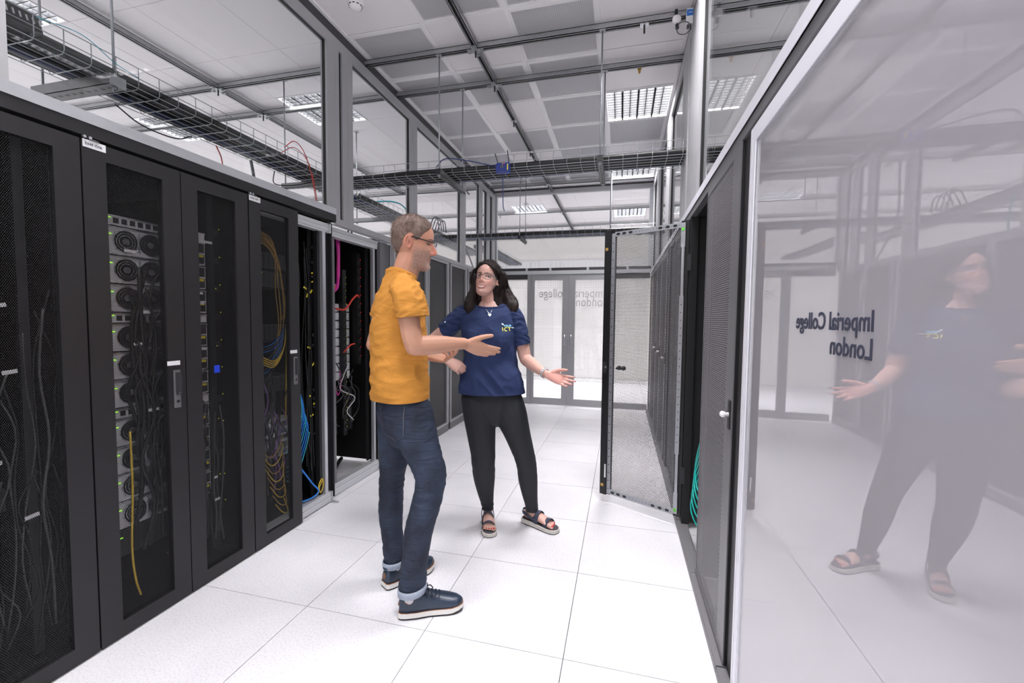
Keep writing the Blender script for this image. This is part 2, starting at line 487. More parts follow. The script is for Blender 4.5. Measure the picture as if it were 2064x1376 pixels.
glazed(2, -0.60, 1, [(1.102, 1.138, 2.062), (1.262, 2.171, 2.062), (2.314, 3.505, 2.062), (3.684, 4.237, 2.062), (4.38, 4.589, 2.062), (4.729, 4.87, 2.062)], 2.062, 3.247, 3.32, 1.0545, 5.02, 'grey framed glazing continuing above the dark side panels')
glazed(3, 1.80, -1, [(-1.2, 1.07, 2.088), (1.475, 1.535, 2.088), (1.83, 2.65, 2.088), (3.0, 3.80, 2.088), (4.19, 4.80, 2.088)], 2.088, 3.247, 3.32, -2.9, 5.02, 'grey framed glazing above the right hand cabinets')
# light rail and black lintel of the left cabinet row, rail on the right
o = B('trim_1', 'alu2', None, (-0.66, -0.597, -2.9, 1.0535, 2.083, 2.1265)); tag(o, kind='structure')
o = B('trim_2', 'char', None, (-0.66, -0.600, -2.9, 1.0535, 2.0335, 2.083)); tag(o, kind='structure')
o = B('trim_3', 'whiteframe', None, (1.798, 1.86, -2.9, 5.0, 2.043, 2.0875)); tag(o, kind='structure')
o = B('trim_4', 'graphite', None, (1.804, 1.86, -2.9, 5.0, 2.004, 2.043)); tag(o, kind='structure')

# ---- far partition with the double glass doors at Y = 5.05
FY = 5.05
w4 = empty('window_4', (0.6, FY, 0), kind='structure'); w4['label'] = 'wide glass transom above the far double doors'
B('header', 'frame', w4, (-0.65, 1.86, FY, FY+0.06, 3.306, CZ-0.03))
B('header_gap_shade', 'dframe_shade', w4, (-0.65, 1.86, FY+0.01, FY+0.06, CZ-0.03, CZ-0.001))
B('post', 'alu2', w4, (-0.65, -0.578, FY, FY+0.06, 2.164, 3.306)); B('post', 'alu2', w4, (1.76, 1.86, FY, FY+0.06, 2.164, 3.306))
B('glass_pane', 'glass', w4, (-0.578, 1.76, FY+0.028, FY+0.034, 2.164, 3.306))
B('track_channel', 'dframe_shade', w4, (-0.65, 1.86, FY+0.02, FY+0.06, 2.118, 2.164))
for x in (-0.1, 0.28, 0.86, 1.45):
    B('track_clip', 'alu2', w4, (x, x+0.035, FY+0.005, FY+0.02, 2.118, 2.164))
B('transom_rail', 'alu2', w4, (-0.65, 1.86, FY-0.005, FY+0.06, 2.062, 2.118))
def film_pane(parent, x0, x1, z0, z1):
    B('glass_pane', 'glass', parent, (x0, x1, FY+0.022, FY+0.028, z0, z1))
    b = MB(); n = len(b.v)
    b.v += [(x0, FY+0.0285, 0.385), (x1, FY+0.0285, 0.385), (x1, FY+0.0285, z1), (x0, FY+0.0285, z1)]; b.f.append((0, 1, 2, 3))
    b.build('frosted_film', 'film', parent, label='white frosted film with rows of clear squares')
def leaf(n, x0, x1, gx0, gx1, hx, body, tx, label):
    d = empty('door_%d' % n, (x0, FY, 0), kind='structure'); d['label'] = label
    B('stile', 'frame', d, (x0+0.002, gx0, FY+0.005, FY+0.045, 0.008, 2.06)); B('stile', 'frame', d, (gx1, x1-0.003, FY+0.005, FY+0.045, 0.008, 2.06))
    B('rail', 'frame', d, (gx0, gx1, FY+0.005, FY+0.045, 0.008, 0.104)); B('rail', 'frame', d, (gx0, gx1, FY+0.005, FY+0.045, 1.97, 2.06))
    film_pane(d, gx0, gx1, 0.104, 1.97)
    h = MB().tube([(hx, FY-0.045, 0.955), (hx, FY-0.045, 1.12)], 0.009, 8).tube([(hx, FY-0.045, 0.975), (hx, FY+0.006, 0.975)], 0.007, 8).tube([(hx, FY-0.045, 1.10), (hx, FY+0.006, 1.10)], 0.007, 8)
    h.build('pull_handle', 'steel', d, smooth=True, label='small bright steel pull handle')
    text_mesh(body, 0.20, basis((tx, FY+0.0210, 1.70), (-1, 0, 0), (0, 0, 1)), 'ink2', 'lettering', d, xs=0.80, lines=0.68)
T['ink2'] = mat('pale_grey_lettering', (0.66, 0.65, 0.65), 0.6)
leaf(1, 0.0, 0.593, 0.048, 0.496, 0.54, 'ollege', 0.50, 'left leaf of the far glass double door')
leaf(2, 0.593, 1.19, 0.692, 1.14, 0.64, 'mperial\nondon', 1.115, 'right leaf of the far glass double door')
for n, (x0, x1, lb) in enumerate(((-0.60, -0.062, 'narrow frosted glass side light left of the far doors'), (1.25, 1.795, 'frosted glass side light right of the far doors, behind the open mesh door'))):
    s = empty('window_%d' % (5+n), (x0, FY, 0), kind='structure'); s['label'] = lb
    B('rail', 'frame', s, (x0, x1, FY+0.005, FY+0.045, 0.0, 0.09)); B('rail', 'dframe_shade', s, (x0, x1, FY+0.005, FY+0.045, 1.985, 2.062))
    film_pane(s, x0+0.01, x1-0.01, 0.09, 1.985)
B('door_post', 'frame', w4, (-0.062, -0.001, FY-0.01, FY+0.06, 0, 2.062)); B('door_post', 'frame', w4, (1.191, 1.25, FY-0.01, FY+0.06, 0, 2.062))

# ---- open sliding door panel parked on the right, close to the camera
sp = empty('door_3', (1.79, -0.09, 0), kind='structure')
sp['label'] = 'large white framed glossy door panel on the right with mirrored lettering'
PX, PY0, PY1, PZ0, PZ1 = 1.785, -2.35, -0.092, 0.02, 1.962
B('stile', 'whiteframe', sp, (PX, PX+0.035, PY1-0.052, PY1, PZ0, PZ1)); B('stile', 'whiteframe', sp, (PX, PX+0.035, PY0, PY0+0.06, PZ0, PZ1))
B('rail', 'whiteframe', sp, (PX, PX+0.035, PY0+0.06, PY1-0.052, PZ1-0.05, PZ1)); B('rail', 'whiteframe', sp, (PX, PX+0.035, PY0+0.06, PY1-0.052, PZ0, PZ0+0.07))
B('stile_groove', 'alu', sp, (PX-0.0012, PX, PY1-0.022, PY1-0.018, PZ0, PZ1-0.03))
B('bead', 'alu2', sp, (PX+0.002, PX+0.012, PY1-0.070, PY1-0.052, PZ0+0.07, PZ1-0.05), (PX+0.002, PX+0.012, PY0+0.06, PY1-0.07, PZ1-0.058, PZ1-0.05))
B('glossy_panel', 'panelglass', sp, (PX+0.006, PX+0.02, PY0+0.06, PY1-0.052, PZ0+0.07, PZ1-0.05))
text_mesh('Imperial College\nLondon', 0.0500, basis((PX+0.0052, -0.829, 1.3375), (0, 1, 0), (0, 0, 1)), 'ink', 'lettering', sp, xs=0.965, lines=0.94, bold=0.0007)
T_edge = B('edge_strip', 'black', sp, (PX+0.036, PX+0.05, PY1-0.012, PY1+0.004, PZ0, PZ1))

# ================================================================== CEILING SERVICES
WHERE = {(3, 4): 'in the corridor ceiling above the right glazing', (3, 7): 'in the corridor ceiling nearest the far doors', (3, 1): 'in the corridor ceiling above the camera side', (3, -2): 'behind the camera on the right', (0, -2): 'behind the camera on the left',
         (0, 10): 'in the far room left of the doors', (-2, 3): 'beyond the left glazing above the cable tray', (-5, 3): 'far beyond the left cable tray', (-4, 0): 'in the upper left corner beyond the tray end', (-2, -3): 'out of view on the near left', (-4, 7): 'deep in the left room', (-2, 8): 'deep in the left room near the far doors', (3, 11): 'added to brighten the far room right of the doors', (6, 3): 'in the room beyond the right glazing', (6, 8): 'deep in the right room', (5, -1): 'in the near right room', (-5, 10): 'in the deepest left room'}  # far room light right of the doors is added for brightness
def luminaire(i, j):
    x, y = -0.6+0.6*i, 0.6*j
    r = empty('ceiling_light', (x+0.3, y+0.3, CZ), 'square recessed louvre light '+WHERE[(i, j)], 'ceiling light', 'recessed louvre lights')
    B('housing', 'tbar', r, (x+0.004, x+0.596, y+0.004, y+0.596, CZ+0.055, CZ+0.06), (x+0.004, x+0.018, y+0.004, y+0.596, CZ-0.003, CZ+0.055), (x+0.582, x+0.596, y+0.004, y+0.596, CZ-0.003, CZ+0.055), (x+0.018, x+0.582, y+0.004, y+0.018, CZ-0.003, CZ+0.055), (x+0.018, x+0.582, y+0.582, y+0.596, CZ-0.003, CZ+0.055))
    b = MB()
    for k in range(4):
        xx = x+0.09+0.14*k
        b.tube([(xx, y+0.03, CZ+0.042), (xx, y+0.57, CZ+0.042)], 0.012, 8)
    b.build('tube_lamp', 'lamp', r, smooth=True)
    b = MB()
    for k in range(1, 8): b.box(x+0.018+0.0705*k-(0.008 if k % 2 == 0 else 0.003), x+0.018+0.0705*k+(0.008 if k % 2 == 0 else 0.003), y+0.018, y+0.582, CZ-0.002, CZ+0.036)
    for k in range(1, 12): b.box(x+0.018, x+0.582, y+0.018+0.047*k-0.003, y+0.018+0.047*k+0.003, CZ-0.002, CZ+0.036)
    b.build('louvre', 'louvre', r)
    ld = bpy.data.lights.new('luminaire_glow', 'AREA'); ld.shape = 'SQUARE'; ld.size = 0.55; ld.energy = LAMP_W*(1.45 if i in (0, 3) and j < 9 else (2.6 if j > 9 else 1.0)); ld.color = LAMP_C
    lo = bpy.data.objects.new('lamp_glow', ld); COL.objects.link(lo); lo.parent = r; lo.location = (0, 0, 0.053)
for k in sorted(LIGHTS): luminaire(*k)

# ---- strut channel grid under the ceiling
def strut(p0, p1, label, w=0.041, z=3.336):
    b = MB(); t = 0.0045
    (x0, y0), (x1, y1) = p0, p1
    if abs(x1-x0) > abs(y1-y0):
        b.box(x0, x1, y0-w/2, y0-w/2+t, z, z+w); b.box(x0, x1, y0+w/2-t, y0+w/2, z, z+w); b.box(x0, x1, y0-w/2, y0+w/2, z+w-t, z+w)
        b.box(x0, x1, y0-w/2, y0-w/2+0.010, z, z+t); b.box(x0, x1, y0+w/2-0.010, y0+w/2, z, z+t)
        inn = (x0, x1, y0-w/2+t, y0+w/2-t, z+w-2*t, z+w-t)
    else:
        b.box(x0-w/2, x0-w/2+t, y0, y1, z, z+w); b.box(x0+w/2-t, x0+w/2, y0, y1, z, z+w); b.box(x0-w/2, x0+w/2, y0, y1, z+w-t, z+w)
        b.box(x0-w/2, x0-w/2+0.010, y0, y1, z, z+t); b.box(x0+w/2-0.010, x0+w/2, y0, y1, z, z+t)
        inn = (x0-w/2+t, x0+w/2-t, y0, y1, z+w-2*t, z+w-t)
    r = empty('strut_channel', ((x0+x1)/2, (y0+y1)/2, z+w), label, 'channel', 'galvanised ceiling struts')
    b.build('channel', 'galv', r); B('slot', 'dframe_shade', r, inn)
    return r
S1, S2, S3 = 1.46, 1.95, 4.72
strut((-4.6, S1), (4.2, S1), 'galvanised strut crossing the ceiling nearest the camera')
strut((-4.6, S2), (4.2, S2), 'galvanised strut crossing just before the corridor light')
strut((-4.6, S3), (4.2, S3), 'galvanised strut crossing above the far door header')
strut((-4.6, 6.35), (4.2, 6.35), 'strut crossing the far room ceiling in front of its light')
strut((-4.6, 7.6), (4.2, 7.6), 'strut crossing the deepest part of the far room ceiling')
for y0, y1, lb in ((-3.0, S1-0.022, 'nearest piece of the strut running down the corridor'), (S1+0.022, S2-0.022, 'short strut piece between the two corridor cross struts'), (S2+0.022, S3-0.022, 'strut piece running from the light to the far header'), (S3+0.022, 8.4, 'strut running on through the far room')):
    strut((0.305, y0), (0.305, y1), lb)
for y0, y1, lb in ((-3.0, S1-0.022, 'near strut running along the left room ceiling'), (S1+0.022, S2-0.022, 'short strut piece in the left room between cross struts'), (S2+0.022, S3-0.022, 'strut piece along the left room beyond its light')):
    strut((-2.08, y0), (-2.08, y1), lb)
strut((3.1, -3.0), (3.1, S1-0.022), 'near strut along the right room ceiling'); strut((3.1, S2+0.022), (3.1, S3-0.022), 'far strut along the right room ceiling')
def joint(x, y, label):
    r = empty('strut_bracket', (x, y, 3.336), label, 'bracket', 'strut joint brackets')
    B('plate', 'galv', r, (x-0.062, x+0.062, y-0.02, y+0.02, 3.329, 3.335), (x-0.02, x+0.02, y-0.062, y+0.062, 3.3285, 3.3345))
    b = MB()
    for dx, dy in ((-0.045, 0), (0.045, 0), (0, -0.045), (0, 0.045)): b.disc((x+dx, y+dy, 3.329), (0, 0, -1), 0.011, 0.009, 8)
    b.build('bolt', 'zinc', r)
    MB().disc((x, y, 3.329), (0, 0, -1), 0.006, 0.045, 8).build('rod_end', 'black', r)
for x, y, lb in ((0.305, S1, 'cross bracket on the nearest corridor strut joint'), (0.305, S2, 'cross bracket on the second corridor strut joint'), (0.305, S3, 'cross bracket on the strut joint before the far doors'), (-2.08, S1, 'cross bracket on the nearest left room strut joint'), (-2.08, S2, 'cross bracket on the second left room strut joint'), (0.305, 6.35, 'cross bracket on the far room strut joint')):
    joint(x, y, lb)
for x, y, lb in ((0.305, 2.62, 'small hanger clip on the corridor strut near the white tiles'), (0.305, 3.42, 'perforated clip on the corridor strut above the tray'), (1.50, S1, 'small hanger clip on the near cross strut by the blue box'), (-2.08, 2.85, 'small hanger clip on the left room strut'), (-0.9, 6.35, 'hanger clip on the far room cross strut')):
    r = empty('hanger_clip', (x, y, 3.336), lb, 'clip', 'strut hanger clips')
    B('plate', 'steel', r, (x-0.028, x+0.028, y-0.022, y+0.022, 3.328, 3.334)); MB().disc((x, y, 3.328), (0, 0, -1), 0.006, 0.05, 8).build('rod_end', 'black', r)

# ---- wire cable trays
NTH = ['nearest', 'second', 'third', 'fourth', 'fifth', 'sixth', 'seventh', 'farthest']
def tray(along, c, p0, p1, z, w, label, short, h=0.10, fill=9, seed=1, cross=0.1):
    """along 'x' or 'y'; c centre of the other axis"""
    R_ = random.Random(seed)
    P = (lambda u, v, q: (u, v, q)) if along == 'x' else (lambda u, v, q: (v, u, q))
    r = empty('wire_cable_tray', P((p0+p1)/2, c, z), label, 'cable tray', 'wire basket cable trays')
    b = MB(); wr = 0.0022
    n = max(4, int(w/0.05))
    for k in range(n+1):
        v = c-w/2+w*k/n
        b.tube([P(p0, v, z), P(p1, v, z)], wr, 5)
    for s in (-1, 1):
        for hh in (0.05, h):
            b.tube([P(p0, c+s*w/2, z+hh), P(p1, c+s*w/2, z+hh)], wr, 5)
    b.build('long_wires', 'zinc', r)
    b = MB(); k = 0
    while p0+k*cross <= p1+1e-6:
        u = p0+k*cross; k += 1
        b.tube([P(u, c-w/2, z+h), P(u, c-w/2, z+0.012), P(u, c-w/2+0.012, z-0.003), P(u, c+w/2-0.012, z-0.003), P(u, c+w/2, z+0.012), P(u, c+w/2, z+h)], wr, 5)
    b.build('cross_wires', 'zinc', r)
    cm = ['c_black', 'c_black', 'c_navy', 'c_black', 'c_grey']
    for k in range(fill):
        v = c-w/2+w*(k+0.5)/fill
        rad = w/fill*0.56
        zz = z+0.003+rad
        pts = []
        m_ = max(3, int((p1-p0)/0.35))
        for q in range(m_+1):
            u = p0+(p1-p0)*q/m_
            pts.append(P(u, v+R_.uniform(-0.006, 0.006), zz+R_.uniform(0, 0.004)))
        o = MB().tube(crom(pts, 3), [(rad, rad*0.9)]*((len(pts)-1)*3+1), 8).build('cable_bundle', cm[R_.randrange(3)] if k % 4 else 'c_black', None, smooth=True)
        tag(o, '%s dark cable bundle in the %s' % (NTH[k], short), 'cable', 'bundles in the '+short)
    return r
ZT = 2.497
tray('x', 1.695, -1.32, 2.9, ZT, 0.27, 'wire cable tray crossing the corridor overhead in front of the far doors', 'near crossing tray', seed=3, fill=8)
tray('y', -1.14, -1.15, 1.55, ZT, 0.28, 'long wire cable tray running along behind the left glazing', 'left tray above the cabinets', seed=4, fill=8)
tray('y', -1.14, 1.95, 5.6, ZT-0.04, 0.28, 'wire cable tray continuing deeper behind the left glazing', 'deeper left tray', seed=5, fill=5)
tray('x', 4.30, -2.6, 2.4, ZT, 0.26, 'wire cable tray crossing just before the far doors', 'tray before the far doors', seed=6, fill=5)
tray('y', -0.95, 5.4, 7.8, 2.55, 0.30, 'wire cable tray running away in the far room', 'far room tray', seed=8, fill=5)

def trapeze(along, c0, c1, q, z, zt, label, rods=True, w=0.041, h=0.041, rz=3.336):
    """slotted channel under a tray, hung on two rods. along = axis of the channel"""
    P = (lambda u, v, k: (u, v, k)) if along == 'x' else (lambda u, v, k: (v, u, k))
    r = empty('tray_hanger', P((c0+c1)/2, q, z), label, 'hanger', 'strut hangers carrying the trays')
    b = MB(); hv = w/2
    def bx(u0, u1, v0, v1, k0, k1): b.box(*( (u0, u1, v0, v1, k0, k1) if along == 'x' else (v0, v1, u0, u1, k0, k1)))
    bx(c0, c1, q-hv, q-hv+0.003, z, z+h); bx(c0, c1, q+hv-0.003, q+hv, z, z+h); bx(c0, c1, q-hv, q+hv, z, z+0.003)
    b.build('channel', 'galv_shaded', r)
    b = MB(); n = int((c1-c0-0.08)/0.042)
    for k in range(n):
        u = c0+0.05+(c1-c0-0.10)*k/(max(1, n-1))
        p = P(u, q, z-0.0006); du, dv = (0.0105, 0.006)
        if along == 'x': b.box(p[0]-du, p[0]+du, p[1]-dv, p[1]+dv, z-0.0008, z+0.0004)
        else: b.box(p[0]-dv, p[0]+dv, p[1]-du, p[1]+du, z-0.0008, z+0.0004)
    b.build('slot', 'black', r)
    for u in (c0, c1):
        s = -1 if u == c0 else 1
        lo, hi = (u-0.003, u) if s < 0 else (u, u+0.003)
        B('end_cap', 'black' if s < 0 else 'galv', r, (lo, hi, q-hv, q+hv, z, z+h) if along == 'x' else (q-hv, q+hv, lo, hi, z, z+h))
        a = u+(0.022 if s < 0 else -0.022)
        MB().disc(P(a, q, z-0.02), (0, 0, 1), 0.0055, rz-z+0.02, 8).build('threaded_rod', 'zinc', r, smooth=True)
        MB().disc(P(a, q, z-0.012), (0, 0, 1), 0.011, 0.012, 6).build('nut', 'zinc', r)
        p = P(a, q, rz)
        B('top_plate', 'zinc', r, (p[0]-0.02, p[0]+0.02, p[1]-0.02, p[1]+0.02, rz-0.006, rz))
trapeze('y', S1-0.024, S2+0.024, 0.015, ZT-0.047, ZT, 'slotted hanger under the crossing tray, left of the blue router')
trapeze('y', S1-0.024, S2+0.024, 1.225, ZT-0.047, ZT, 'slotted hanger under the crossing tray, near the right glazing')
trapeze('x', -1.52, -0.985, -0.055, ZT-0.047, ZT, 'big slotted hanger bracket under the left tray, nearest the camera', w=0.07, h=0.05, rz=3.399)
trapeze('x', -1.45, -0.95, 1.50, ZT-0.047, ZT, 'hanger bar under the left tray where it meets the crossing tray', rz=3.36)
trapeze('y', 4.10, 4.50, 0.02, ZT-0.047, ZT, 'slotted hanger under the tray before the far doors, left one', rz=3.39)
trapeze('y', 4.10, 4.50, 1.225, ZT-0.047, ZT, 'slotted hanger under the tray before the far doors, right one', rz=3.39)
trapeze('x', -1.5, -0.78, 2.6, ZT-0.09, ZT, 'hanger bar under the deeper left tray', rz=3.39)
# lifted black cover flaps standing in the left tray
for y0, y1, lb in ((-1.1, -0.215, 'slotted black cover plate standing up at the near end of the left tray'), (0.18, 0.48, 'slotted black cover plate lying in the middle of the left tray')):
    r = empty('tray_cover', (-1.2, (y0+y1)/2, ZT+0.05), lb, 'cover plate')
    hz = 0.13 if y0 < 0 else 0.045
    b = MB().obox((-1.19, (y0+y1)/2, ZT+0.06+hz/2), (1, 0, 0.35), (0, 1, 0), (-0.35, 0, 1), 0.0025, (y1-y0)/2, hz*0.62)
    b.build('plate', 'black', r)
    b = MB()
    for k in range(int((y1-y0)/0.022)): b.obox((-1.1865, y0+0.015+0.022*k, ZT+0.06+hz*0.82), (1, 0, 0.35), (0, 1, 0), (-0.35, 0, 1), 0.0012, 0.003, hz*0.10)
    b.build('slot', 'c_white', r)
# loose cables hanging from the left tray
for pts, m, rr, lb in (([(-1.28, 0.72, 2.5), (-1.3, 0.78, 2.42), (-1.3, 0.80, 2.2), (-1.3, 0.82, 2.02)], 'c_red', 0.004, 'thin red cable dropping from the left tray, left one'),
                       ([(-1.28, 1.0, 2.5), (-1.31, 1.05, 2.42), (-1.3, 1.08, 2.2), (-1.28, 1.1, 2.0)], 'c_black', 0.011, 'thick black cable dropping from the left tray'),
                       ([(-1.0, 1.02, 2.58), (-1.0, 1.12, 2.66), (-0.98, 1.2, 2.6), (-0.95, 1.25, 2.4), (-0.94, 1.3, 2.1)], 'c_red', 0.0035, 'thin red cable looping over the left tray side, right one'),
                       ([(-1.1, 1.1, 2.58), (-1.05, 1.18, 2.64), (-1.02, 1.3, 2.55), (-1.05, 1.42, 2.3), (-1.06, 1.45, 2.05)], 'c_red', 0.003, 'thin red cable looping over the left tray end'),
                       ([(-1.26, 1.2, 2.49), (-1.28, 1.22, 2.40), (-1.2, 1.32, 2.41), (-1.1, 1.42, 2.46)], 'c_black', 0.004, 'thin black cable sagging under the left tray end'),
                       ([(-0.95, 1.66, 2.47), (-0.93, 1.66, 2.36), (-0.92, 1.68, 2.22), (-0.92, 1.7, 2.05)], 'c_navy', 0.009, 'dark blue cable dropping near the glazing post'),
                       ([(-1.0, 1.66, 2.47), (-1.02, 1.68, 2.36), (-0.98, 1.70, 2.22), (-0.96, 1.72, 2.05)], 'c_black', 0.008, 'black cable dropping near the glazing post'),
                       ([(-1.24, 0.1, 2.47), (-1.27, 0.25, 2.43), (-1.29, 0.45, 2.44), (-1.28, 0.55, 2.49)], 'c_black', 0.004, 'thin black cable sagging under the near left tray'),
                       ([(-0.98, -0.35, 2.58), (-0.97, -0.2, 2.60), (-0.99, -0.06, 2.56), (-1.0, 0.05, 2.55)], 'c_cyan', 0.002, 'thin aqua cable along the near edge of the left tray')):
    cable('loose_cable', lb, pts, rr, m, 'loose cables by the left tray')
for k in range(4):
    cable('coiled_cable', ('nearest', 'second', 'third', 'farthest')[k]+' looped grey cable lying on the deeper left tray', [(-1.05, 3.55+0.08*k, 2.52), (-1.02, 3.60+0.08*k, 2.66), (-1.0, 3.68+0.08*k, 2.68), (-0.99, 3.72+0.08*k, 2.54)], 0.008, 'c_grey', 'looped cables on the deeper left tray')
cable('pipe_cable', 'aqua cable arching over the deeper left tray', [(-1.1, 2.2, 2.5), (-0.98, 2.5, 2.58), (-0.96, 2.75, 2.56), (-0.98, 2.95, 2.36), (-0.99, 2.98, 2.1)], 0.008, 'c_cyan')
cable('pipe_cable', 'dark flexible conduit hanging behind the left glazing near the far corner', [(-1.0, 4.9, 3.33), (-0.95, 4.5, 3.3), (-0.93, 4.42, 3.1), (-0.93, 4.42, 2.6), (-0.8, 4.45, 2.2), (-0.75, 4.5, 2.05)], 0.012, 'c_grey')

# ---- blue wireless router hanging on the crossing tray, with its lead
rt = empty('wireless_router', (0.50, 1.53, 2.50), 'small blue wireless router with two black antennas on the crossing tray', 'router')

T['routerblue'] = mat('router_blue', (0.01, 0.03, 0.22), 0.35)
bb = MB()
for k in range(1):
    bb.rings([[(0.450+0.106*u, yy, 2.452+0.074*v) for u, v in ((0.06, 0), (0.94, 0), (1, 0.1), (1, 0.9), (0.94, 1), (0.06, 1), (0, 0.9), (0, 0.1))] for yy in (1.518, 1.552)])
bb.build('body', 'routerblue', rt)
B('sticker', 'yellow', rt, (0.538, 0.546, 1.5165, 1.518, 2.470, 2.515))
MB().disc((0.498, 1.518, 2.498), (0, -1, 0), 0.013, 0.0015, 14).build('badge', 'c_grey', rt)
B('indicator', 'led_r', rt, (0.512, 0.518, 1.5165, 1.518, 2.517, 2.521)); B('indicator', 'led_y', rt, (0.500, 0.506, 1.5165, 1.518, 2.517, 2.521))
for q in range(4): B('port', 'c_grey', rt, (0.460+0.022*q, 0.472+0.022*q, 1.5165, 1.518, 2.456, 2.462))
MB().tube([(0.463, 1.535, 2.525), (0.437, 1.535, 2.605)], 0.0035, 6).build('antenna', 'black', rt); MB().tube([(0.548, 1.535, 2.525), (0.535, 1.535, 2.62)], 0.0035, 6).build('antenna', 'black', rt)
cable('router_lead', 'blue lead hanging straight down from the wireless router', [(0.50, 1.535, 2.435), (0.501, 1.535, 2.38), (0.505, 1.535, 2.22), (0.515, 1.535, 2.17)], 0.0035, 'c_navy')
cable('router_lead', 'blue lead running along the tray edge to the router', [(-0.05, 1.55, 2.545), (0.03, 1.54, 2.60), (0.2, 1.545, 2.575), (0.36, 1.55, 2.535), (0.46, 1.54, 2.50)], 0.004, 'c_navy')

# ---- gas sampling unit by the right glazing
gs = empty('gas_sensor', (1.73, 1.43, 3.31), 'white round sampling sensor with looped hose on the near strut', 'sensor')
MB().lathe((1.700, 1.425, 3.315), ((0.001, -0.012), (0.022, -0.012), (0.027, -0.006), (0.027, 0.008), (0.022, 0.014), (0.001, 0.014)), 18, (0, 1, 0)).build('head', 'tbar', gs, smooth=True)
MB().tube([(1.703, 1.425, 3.283), (1.705, 1.425, 3.255)], 0.011, 8).build('gland', 'black', gs); MB().tube([(1.697, 1.425, 3.349), (1.697, 1.425, 3.375)], 0.010, 8).build('stub', 'black', gs)
lp = [(1.705+0.0, 1.42, 3.25)]+[(1.742+0.040*math.cos(a), 1.42-0.004*a, 3.235+0.036*math.sin(a)) for a in [2.6+0.5*k for k in range(14)]]
MB().tube(crom(lp, 3), 0.003, 6).build('hose', 'c_grey', gs, smooth=True)
bx = empty('junction_box', (1.775, 1.42, 3.28), 'small white junction box with a blue label by the right glazing', 'box')
B('body', 'white', bx, (1.757, 1.797, 1.40, 1.43, 3.262, 3.355))
T['bluelab'] = mat('blue_label', (0.02, 0.16, 0.55), 0.5)
B('label_plate', 'bluelab', bx, (1.758, 1.7965, 1.3985, 1.40, 3.310, 3.348))
text_mesh('NW2', 0.011, basis((1.768, 1.398, 3.326), (1, 0, 0), (0, 0, 1)), 'white', 'lettering', bx)
MB().tube([(1.768, 1.415, 3.262), (1.768, 1.415, 3.24)], 0.008, 8).build('gland', 'c_grey', bx)
MB().tube([(1.784, 1.415, 3.262), (1.784, 1.415, 3.23)], 0.006, 8).build('gland', 'c_grey', bx)
for x, y, lb in ((1.49, 2.03, 'brass sprinkler nozzle under the second strut'),):
    r = empty('sprinkler', (x, y, CZ), lb, 'sprinkler')
    MB().lathe((x, y, CZ), ((0.022, -0.004), (0.022, -0.0), ), 12).build('rosette', 'tbar', r)
    MB().lathe((x, y, CZ-0.055), ((0.004, -0.02), (0.010, -0.012), (0.009, 0.0), (0.016, 0.012), (0.016, 0.055)), 10).build('nozzle', 'c_tan', r, smooth=True)
for x, y, lb in ((-0.325, 0.90, 'white round smoke detector at the top edge of the corridor ceiling'), (-0.28, 5.85, 'white smoke detector in the far room ceiling')):
    r = empty('smoke_detector', (x, y, CZ), lb, 'smoke detector', 'smoke detectors')
    MB().lathe((x, y, CZ), ((0.050, -0.018), (0.052, -0.006), (0.050, 0.001)), 22).build('base', 'tbar', r, smooth=True)
    MB().lathe((x, y, CZ-0.018), ((0.012, -0.034), (0.026, -0.030), (0.038, -0.020), (0.042, -0.008), (0.042, 0)), 22).build('head', 'tbar', r, smooth=True)
    b = MB()
    for k in range(10):
        a = 2*PI*k/10; b.obox((x+0.0415*math.cos(a), y+0.0415*math.sin(a), CZ-0.032), (math.cos(a), math.sin(a), 0), (-math.sin(a), math.cos(a), 0), (0, 0, 1), 0.0015, 0.008, 0.0022)
    b.build('vent_slot', 'black', r)

# ================================================================== LEFT CABINET ROW
def cab_shell(name, y0, y1, xf, xb, z1, label, group, parts=()):
    r = empty(name, ((xf+xb)/2, (y0+y1)/2, 0), label, 'server cabinet', group)
    a, b = min(xf, xb), max(xf, xb)
    s = 1 if xf > xb else -1
    B('side_panel', 'inner', r, (a+0.002, b-0.035 if s > 0 else b-0.002, y0+0.001, y0+0.012, 0.03, z1)) if s > 0 else B('side_panel', 'inner', r, (a+0.035, b-0.002, y0+0.001, y0+0.012, 0.03, z1))
    B('side_panel', 'inner', r, (a+0.002, b-0.035 if s > 0 else b-0.002, y1-0.012, y1-0.001, 0.03, z1)) if s > 0 else B('side_panel', 'inner', r, (a+0.035, b-0.002, y1-0.012, y1-0.001, 0.03, z1))
    xbk = xb
    B('back_panel', 'inner', r, (xbk, xbk+s*0.012, y0+0.012, y1-0.012, 0.03, z1) if s > 0 else (xbk-0.012, xbk, y0+0.012, y1-0.012, 0.03, z1))
    B('roof', 'inner', r, (a, b-0.035 if s > 0 else b, y0+0.002, y1-0.002, z1, z1+0.006) if s > 0 else (a+0.035, b, y0+0.002, y1-0.002, z1, z1+0.006))
    xr = xf-s*0.13
    for yy in (y0+0.10, y1-0.13):
        q = sorted((xr, xr-s*0.012))
        B('mounting_rail', 'server_d', r, (q[0], q[1], yy, yy+0.03, 0.06, z1-0.03))
    return r
XF, XB = -0.60, -1.70
